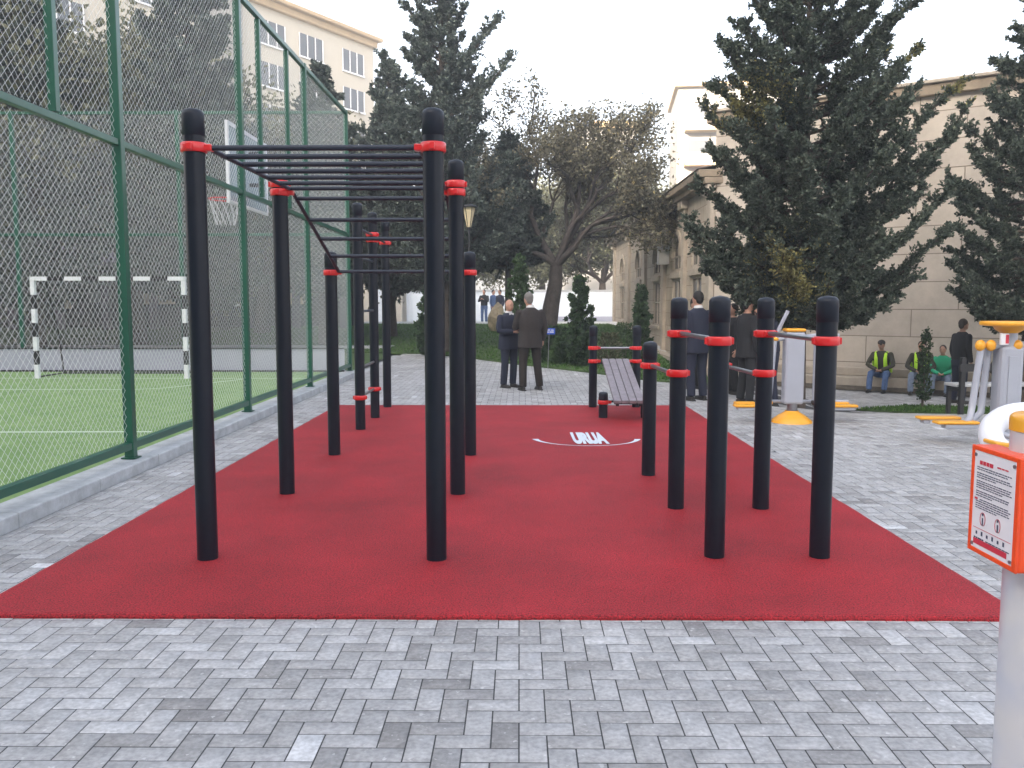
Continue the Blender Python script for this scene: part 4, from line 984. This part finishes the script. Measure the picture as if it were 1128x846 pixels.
# ------------------------------------------------------------ people
def remesh(mb, vox, name):
    o = bpy.data.objects.new('tmp', mb.mesh('tmp')); C.objects.link(o)
    md = o.modifiers.new('r', 'REMESH'); md.mode = 'VOXEL'; md.voxel_size = vox; md.use_smooth_shade = True
    m2 = o.modifiers.new('s', 'SMOOTH'); m2.factor = .5; m2.iterations = 2
    bpy.context.view_layer.update()
    me = bpy.data.meshes.new_from_object(o.evaluated_get(bpy.context.evaluated_depsgraph_get()))
    bpy.data.objects.remove(o); me.name = name
    me.polygons.foreach_set('use_smooth', [True]*len(me.polygons)); return me
def loft(mb, secs, n=16, Mr=None):
    """closed body of ellipses: (x, y, z, half width, half depth)"""
    vs = []; fs = []
    for (cx, cy, cz, a, b_) in secs:
        for k in range(n):
            t = 2*math.pi*k/n; c, s_ = math.cos(t), math.sin(t)
            c = math.copysign(abs(c)**.85, c); s_ = math.copysign(abs(s_)**.85, s_)
            vs.append(Vector((cx+a*c, cy+b_*s_, cz)))
    for i in range(len(secs)-1):
        for k in range(n):
            p, q = i*n+k, i*n+(k+1)%n; fs.append((p, q, q+n, p+n))
    fs.append(tuple(reversed(range(n)))); fs.append(tuple(range((len(secs)-1)*n, len(secs)*n)))
    mb.add(vs, fs, True)
def smooth_chain(pts, rad, k=4):
    P = [Vector(p) for p in pts]; out = []; ro = []
    for i in range(len(P)-1):
        a, b_, c, d_ = P[max(i-1,0)], P[i], P[i+1], P[min(i+2,len(P)-1)]
        for j in range(k):
            t = j/k
            lin_ = b_.lerp(c, t); cr_ = .5*((2*b_)+(c-a)*t+(2*a-5*b_+4*c-d_)*t*t+(3*b_-a-3*c+d_)*t**3)
            out.append(lin_.lerp(cr_, .5)); ro.append(rad[i]*(1-t)+rad[i+1]*t)
    out.append(P[-1]); ro.append(rad[-1]); return out, ro
def person(loc, rz, label, sc=1., arms=None, legs=None, top='navy', bottom='navy', hair='hair', skin='skin', seated=False, lean=0., head=(0,0), coat=False, vest=False, collar=None, cap=None, bald=False, vox=.014, cat='person', group='people standing and sitting in the square', bag=False, bulk=1.):
    """local frame: faces +Y, right hand at +X, feet on z = 0"""
    root = empty('person', loc, rz, label, cat, group); root.scale = (sc, sc, sc)
    hz = .90 if not seated else .44
    # spine offset as it leans forward
    def sp(z): return lean*max(0, (z-hz))
    sh = hz+.53; nk = sh+.07
    if legs is None:
        legs = [((-.095,0,hz),(-.11,.02,.49),(-.12,-.02,.08)), ((.095,0,hz),(.11,.02,.49),(.12,-.01,.08))] if not seated else \
               [((-.10,0,hz),(-.17,.42,.47),(-.15,.46,.08)), ((.10,0,hz),(.19,.42,.47),(.20,.50,.08))]
    if arms is None:
        arms = [((-.20,sp(sh),sh-.03),(-.25,sp(sh)-.02,sh-.31),(-.24,sp(sh)+.05,sh-.56)), ((.20,sp(sh),sh-.03),(.25,sp(sh)-.02,sh-.31),(.24,sp(sh)+.05,sh-.56))]
    hx, hy = head; hc = Vector((hx*.5, sp(sh+.2)+.02+hy, sh+.21))
    B = bulk
    def torso(mb, g, z0_=hz-.07, z1_=nk, belly=0):
        secs = [(0, sp(z0_), z0_, .150*B+g, .105+g), (0, sp(hz+.04), hz+.04, .165*B+g, .115+g+belly*.6), (0, sp(hz+.18), hz+.18, .150*B+g, .108+g+belly), (0, sp(hz+.33), hz+.33, .170*B+g, .118+g+belly*.5),
                (0, sp(hz+.44), hz+.44, .185*B+g, .115+g), (0, sp(sh-.02), sh-.02, .175*B+g, .095+g), (0, sp(sh+.03), sh+.03, .10+g, .075+g), (0, sp(nk), nk, .060+g*.6, .062+g*.6)]
        loft(mb, secs)
    body = MB(); torso(body, 0)
    body.tube([(0, sp(sh), sh), tuple(hc+Vector((0,-.015,-.06)))], [.058,.052], 12)
    body.ell(hc, .078, .097, .118); body.ell(hc+Vector((0,.045,-.055)), .052,.05,.05)
    yaw = Matrix.Rotation(-hx*2.5, 3, 'Z')
    def hp(x, y, z): return tuple(hc + yaw @ Vector((x, y, z)))
    body.ell(hp(0,.098,-.018), .013,.018,.022, 8, 6); body.ell(hp(0,.085,-.062), .024,.012,.009, 8, 6); body.ell(hp(0,.082,.028), .045,.014,.012, 8, 6)
    for s_ in (-1, 1): body.ell(hp(s_*.074,.0,-.01), .010,.020,.030, 8, 6)
    for li, (a, k, f) in enumerate(legs):
        p, r_ = smooth_chain([a, k, f], [.088,.056,.040]); body.tube(p, r_, 12)
        fd = Vector((0,1,0)); body.tube([Vector(f)+Vector((0,-.05,-.045)), Vector(f)+fd*.16+Vector((0,0,-.05))], [.036,.030], 10)
    hands = []
    for si, (a, e_, w) in enumerate(arms):
        p, r_ = smooth_chain([a, e_, w], [.052,.040,.027]); body.tube(p, r_, 10)
        a, e_, w = Vector(a), Vector(e_), Vector(w); d_ = (w-e_).normalized(); sd_ = d_.cross(Vector((0,1,0)) if abs(d_.y) < .9 else Vector((0,0,1))).normalized(); pn = sd_.cross(d_).normalized()
        body.tube([w, w+d_*.045, w+d_*.09], [.026,.034,.032], 10, ell=.6)
        s_ = -1 if si == 0 else 1
        for fi, (o_, l_) in enumerate(((-.028,.065),(-.010,.075),(.010,.07),(.028,.055))):
            q = w+d_*.085+pn*o_; body.tube([q, q+d_*l_*.5+sd_*s_*-.006, q+d_*l_*.9+sd_*s_*-.022], [.0095,.009,.007], 6)
        q = w+d_*.03+pn*.028; body.tube([q, q+pn*.024+d_*.025, q+pn*.030+d_*.055], [.011,.010,.008], 6)
    me = remesh(body, max(.009, vox*.8), 'body'); o = bpy.data.objects.new('body', me); C.objects.link(o); o.parent = root; me.materials.append(M[skin])
    # trousers
    mb = MB(); z1_ = hz+.12
    loft(mb, [(0, sp(hz-.12) if not seated else .02, hz-.10, .145*B, .11), (0, sp(hz), hz, .172*B, .128), (0, sp(z1_), z1_, .168*B, .125)])
    for (a, k, f) in legs:
        f2 = Vector(f)+Vector((0,-.005,-.01)); p, r_ = smooth_chain([a, k, tuple(f2)], [.105,.076,.068]); mb.tube(p, r_, 12)
    me = remesh(mb, vox, 'trousers'); o = bpy.data.objects.new('trousers', me); C.objects.link(o); o.parent = root; me.materials.append(M[bottom])
    # shoes
    for (a, k, f) in legs:
        mb = MB(); f = Vector(f); mb.tube([f+Vector((0,-.075,-.04)), f+Vector((0,-.03,-.035)), f+Vector((0,.08,-.045)), f+Vector((0,.17,-.052)), f+Vector((0,.20,-.056))], [.028,.043,.044,.038,.022], 12, ell=.95)
        mb.box(f.x-.042, f.x+.042, f.y-.085, f.y+.195, f.z-.082, f.z-.062)
        me = remesh(mb, .009, 'shoe'); o = bpy.data.objects.new('shoe', me); C.objects.link(o); o.parent = root; me.materials.append(M['shoe'])
    # jacket or shirt
    mb = MB(); g = .022; zb = hz-.13 if coat and not seated else hz+.02
    if coat:
        secs_top = [(0, sp(zb), zb, .205*B, .155), (0, sp(hz+.05), hz+.05, .195*B, .150)]
    else: secs_top = [(0, sp(zb), zb, .180*B, .138)]
    S_ = secs_top+[(0, sp(hz+.18), hz+.18, .180*B, .140), (0, sp(hz+.33), hz+.33, .200*B, .145), (0, sp(hz+.44), hz+.44, .200*B, .138), (0, sp(sh-.01), sh-.01, .186*B, .115), (0, sp(sh+.035), sh+.035, .118, .092), (0, sp(sh+.065), sh+.065, .074, .074)]
    loft(mb, S_)
    for (a, e_, w) in arms:
        w2 = Vector(e_).lerp(Vector(w), .97); p, r_ = smooth_chain([a, e_, tuple(w2)], [.067,.056,.044]); mb.tube(p, r_, 12)
        mb.ell(a, .064, .066, .062)
    me = remesh(mb, vox, 'jacket'); o = bpy.data.objects.new('jacket' if coat else 'shirt', me); C.objects.link(o); o.parent = root
    me.materials.append(M[top])
    if vest:     # hi-vis panels down the front
        mb = MB()
        for s_ in (-1, 1):
            pts = [(s_*.125, sp(sh)-.06, sh+.035), (s_*.12, sp(sh-.02)+.10, sh-.01), (s_*.11, sp(hz+.40)+.155, hz+.40), (s_*.11, sp(hz+.25)+.160, hz+.25), (s_*.12, sp(hz+.05)+.150, hz+.05)]
            mb.tube(pts, [.03,.042,.05,.052,.05], 10, ell=.45)
        for s_ in (-1, 1): mb.tube([(s_*.20*B, sp(hz+.30), hz+.34), (s_*.19*B, sp(hz+.05), hz+.04)], [.045,.05], 8)
        me = remesh(mb, .012, 'vest'); o = bpy.data.objects.new('vest', me); C.objects.link(o); o.parent = root; me.materials.append(M['hivis'])
    if collar:
        mb = MB(); mb.tube([(0, sp(sh)-.004, sh+.055), (0, sp(sh)+.002, sh+.100)], [.078,.066], 16)
        mb.add([(-.06, sp(sh)+.085, sh+.06), (.06, sp(sh)+.085, sh+.06), (0, sp(hz+.3)+.152, hz+.32), (0, sp(hz+.3)+.12, hz+.40)], [(0,1,2),(0,3,1)])
        mb.build('shirt_collar', M[collar], root)
    # hair or cap
    mb = MB()
    if not bald:
        mb.ell(hp(0,-.020,.034), .085,.095,.098); mb.ell(hp(0,-.055,-.015), .068,.052,.075)
        me = remesh(mb, .009, 'hair'); o = bpy.data.objects.new('hair', me); C.objects.link(o); o.parent = root; me.materials.append(M[hair])
    else:
        for s_ in (-1, 1): mb.ell(hp(s_*.068,-.02,-.005), .014,.045,.032)
        mb.ell(hp(0,-.078,-.02), .055,.022,.04); mb.build('hair', M[hair], root)
    if cap:
        mb = MB(); mb.ell(hp(0,-.005,.055), .092,.105,.075); mb.tube([hp(0,.07,.045), hp(0,.165,.030)], [.06,.045], 12, ell=.18)
        mb.build('cap', M[cap], root)
    mb = MB()
    for s_ in (-1, 1): mb.ell(hp(s_*.030,.083,.008), .010,.008,.007, 8, 6)
    mb.build('eyes', M['dark'], root)
    return root
t2 = lambda *a: a
# two men in suits, talking
person((.20, 15.75, 0), R(18), 'grey-haired man in charcoal suit seen from behind, talking to a bald man', 1.02, top='brown', bottom='trbrown', hair='hairgrey', coat=True, vox=.011, head=(-.06,.0), bulk=1.12, collar='shirt',
  arms=[((-.21,0,1.40),(-.27,.06,1.14),(-.16,.26,1.13)), ((.21,0,1.40),(.28,-.01,1.13),(.26,.06,.89))],
  legs=[((-.10,0,.9),(-.13,.02,.49),(-.15,-.04,.08)), ((.10,0,.9),(.14,.02,.49),(.19,.02,.08))])
person((-.20, 16.3, 0), R(-142), 'bald man in navy suit with arms folded facing the grey-haired man', .95, top='navy', bottom='navy', hair='hairgrey', bald=True, coat=True, vox=.011, collar='shirt', bulk=1.12, skin='skin',
  arms=[((-.21,.0,1.40),(-.29,.07,1.14),(-.04,.25,1.17)), ((.21,0,1.40),(.29,.07,1.14),(.05,.22,1.12))])
# group behind the stepped bars
person((2.93, 14.13, ter(2.93,14.13)), R(25), 'man in dark suit with white collar seen from behind, between the stepped bar posts', 1.02, top='navy', bottom='navy', hair='hair', coat=True, collar='shirt', bulk=1.1, vox=.012)
person((3.27, 16.1, ter(3.27,16.1)), R(-160), 'man in pale grey shirt and dark trousers facing the dark-suited man', .97, top='lightgrey', bottom='blackc', hair='hair', vox=.013)
person((4.03, 16.2, ter(4.03,16.2)), R(100), 'man in black jacket half hidden behind the nearest right-hand post', .97, top='blackc', bottom='blackc', hair='hair', coat=True, vox=.013)
person((3.68, 13.9, ter(3.68,13.9)), R(-70), 'person in black coat standing beside the grey walking machine', .98, top='blackc', bottom='blackc', hair='hair', coat=True, vox=.012)
pc = person((4.07, 13.9, ter(4.07,13.9)), R(100), 'photographer in dark clothes holding a camera up before the fir trunk', .96, top='navy', bottom='navy', hair='hair', coat=False, vox=.012, lean=.10, head=(.02,.02),
  arms=[((-.20,.05,1.38),(-.25,.22,1.20),(-.07,.26,1.50)), ((.20,.05,1.38),(.26,.22,1.20),(.08,.26,1.49))])
cm = empty('camera_body', (4.07-.27, 13.9-.04, ter(4.07,13.9)+1.46), R(100), 'black camera held up by the photographer', 'camera')
mb = MB(); mb.bbox(-.07,.07,-.03,.03,-.045,.045,.01); mb.bbox(-.03,.03,-.02,.02,.0451,.065,.006); mb.build('housing', M['black'], cm)
mb = MB(); mb.tube([(0,.03,0),(0,.12,0)], [.034,.038], 16); mb.build('lens', M['black'], cm)
# workers on the ledge of the wall
def on_wall(s_, off): 
    c, sn = math.cos(ew), math.sin(ew); return (5.0+c*s_-(-sn)*0+sn*off, 22.32+sn*s_-c*off)
def worker(s_, label, sc=1., **k):
    x_ = 5.0+math.cos(ew)*s_+math.sin(ew)*.30; y_ = 22.32+math.sin(ew)*s_-math.cos(ew)*.30
    return person((x_, y_, -.40), ew+math.pi+k.pop('tw', 0), label, sc, seated=True, vox=.014, **k)
fa = lambda w=.12: [((-.20,.10,.94),(-.30,.28,.68),(-w*.4,.42,.56)), ((.20,.10,.94),(.30,.28,.68),(w*.4,.43,.57))]
worker(4.25, 'worker in hi-vis vest and blue jeans with dark cap, leftmost on the ledge', .90, top='olive', bottom='jeans', vest=True, cap='hair', lean=.30, arms=fa(), skin='skin2')
worker(5.05, 'worker in hi-vis vest and pale jeans, bareheaded, beside the thin sapling', .90, top='olive', bottom='jeans2', vest=True, hair='hairbrown', lean=.28, arms=fa(.2), skin='skin2', tw=.15)
worker(5.52, 'worker in bright green jacket seated behind the standing man', .84, top='gcoat', bottom='jeans2', hair='hair', lean=.4, arms=fa(), skin='skin2')
worker(6.7, 'worker in hi-vis vest seated right of the standing man, behind the air walker', .86, top='olive', bottom='blackc', vest=True, hair='hair', lean=.3, arms=fa(), skin='skin2')
person((8.86, 17.3, -.42), R(-78), 'man in black jacket and dark jeans standing by the grass bed before the seated workers', .97, top='blackc', bottom=('navy'), hair='hairbrown', coat=False, skin='skin2', vox=.012, lean=.05, bulk=1.0)
# far group on the road
person((-1.86, 45.6, .55), R(160), 'distant person in dark jacket holding something white, by the road', 1.0, top='blackc', bottom='jeans', vox=.02, arms=[((-.20,0,1.40),(-.26,.10,1.15),(-.08,.28,1.25)), ((.20,0,1.40),(.26,.10,1.15),(.08,.28,1.25))])
person((-1.40, 46.2, .55), R(-120), 'distant person in blue jacket and jeans, centre of the far trio', 1.0, top='jeans', bottom='jeans', vox=.02)
person((-1.02, 45.5, .55), R(140), 'distant person in navy jacket seen over the boulder', 1.0, top='navy', bottom='navy', vox=.02)

# dark metal bench beside the air walker
bn = empty('park_bench', (7.45, 13.6, ter(7.4,13.6)), R(4), 'black metal bench with pale seat slat behind the air walker', 'bench')
for x_ in (-.55, .62):
    mb = MB(); mb.bbox(x_-.035,x_+.035,-.20,-.13,0,.92,.006); mb.bbox(x_-.03,x_+.03,.15,.21,0,.45,.006); mb.bbox(x_-.03,x_+.03,-.128,.148,.38,.43,.006); mb.build('leg_frame', M['black'], bn)
mb = MB(); mb.bbox(-.62,.70,-.12,.22,.452,.50,.008); mb.build('seat', M['farpave'], bn)
mb = MB(); mb.bbox(-.62,.70,-.215,-.203,.70,.82,.004); mb.build('backrest', M['black'], bn)
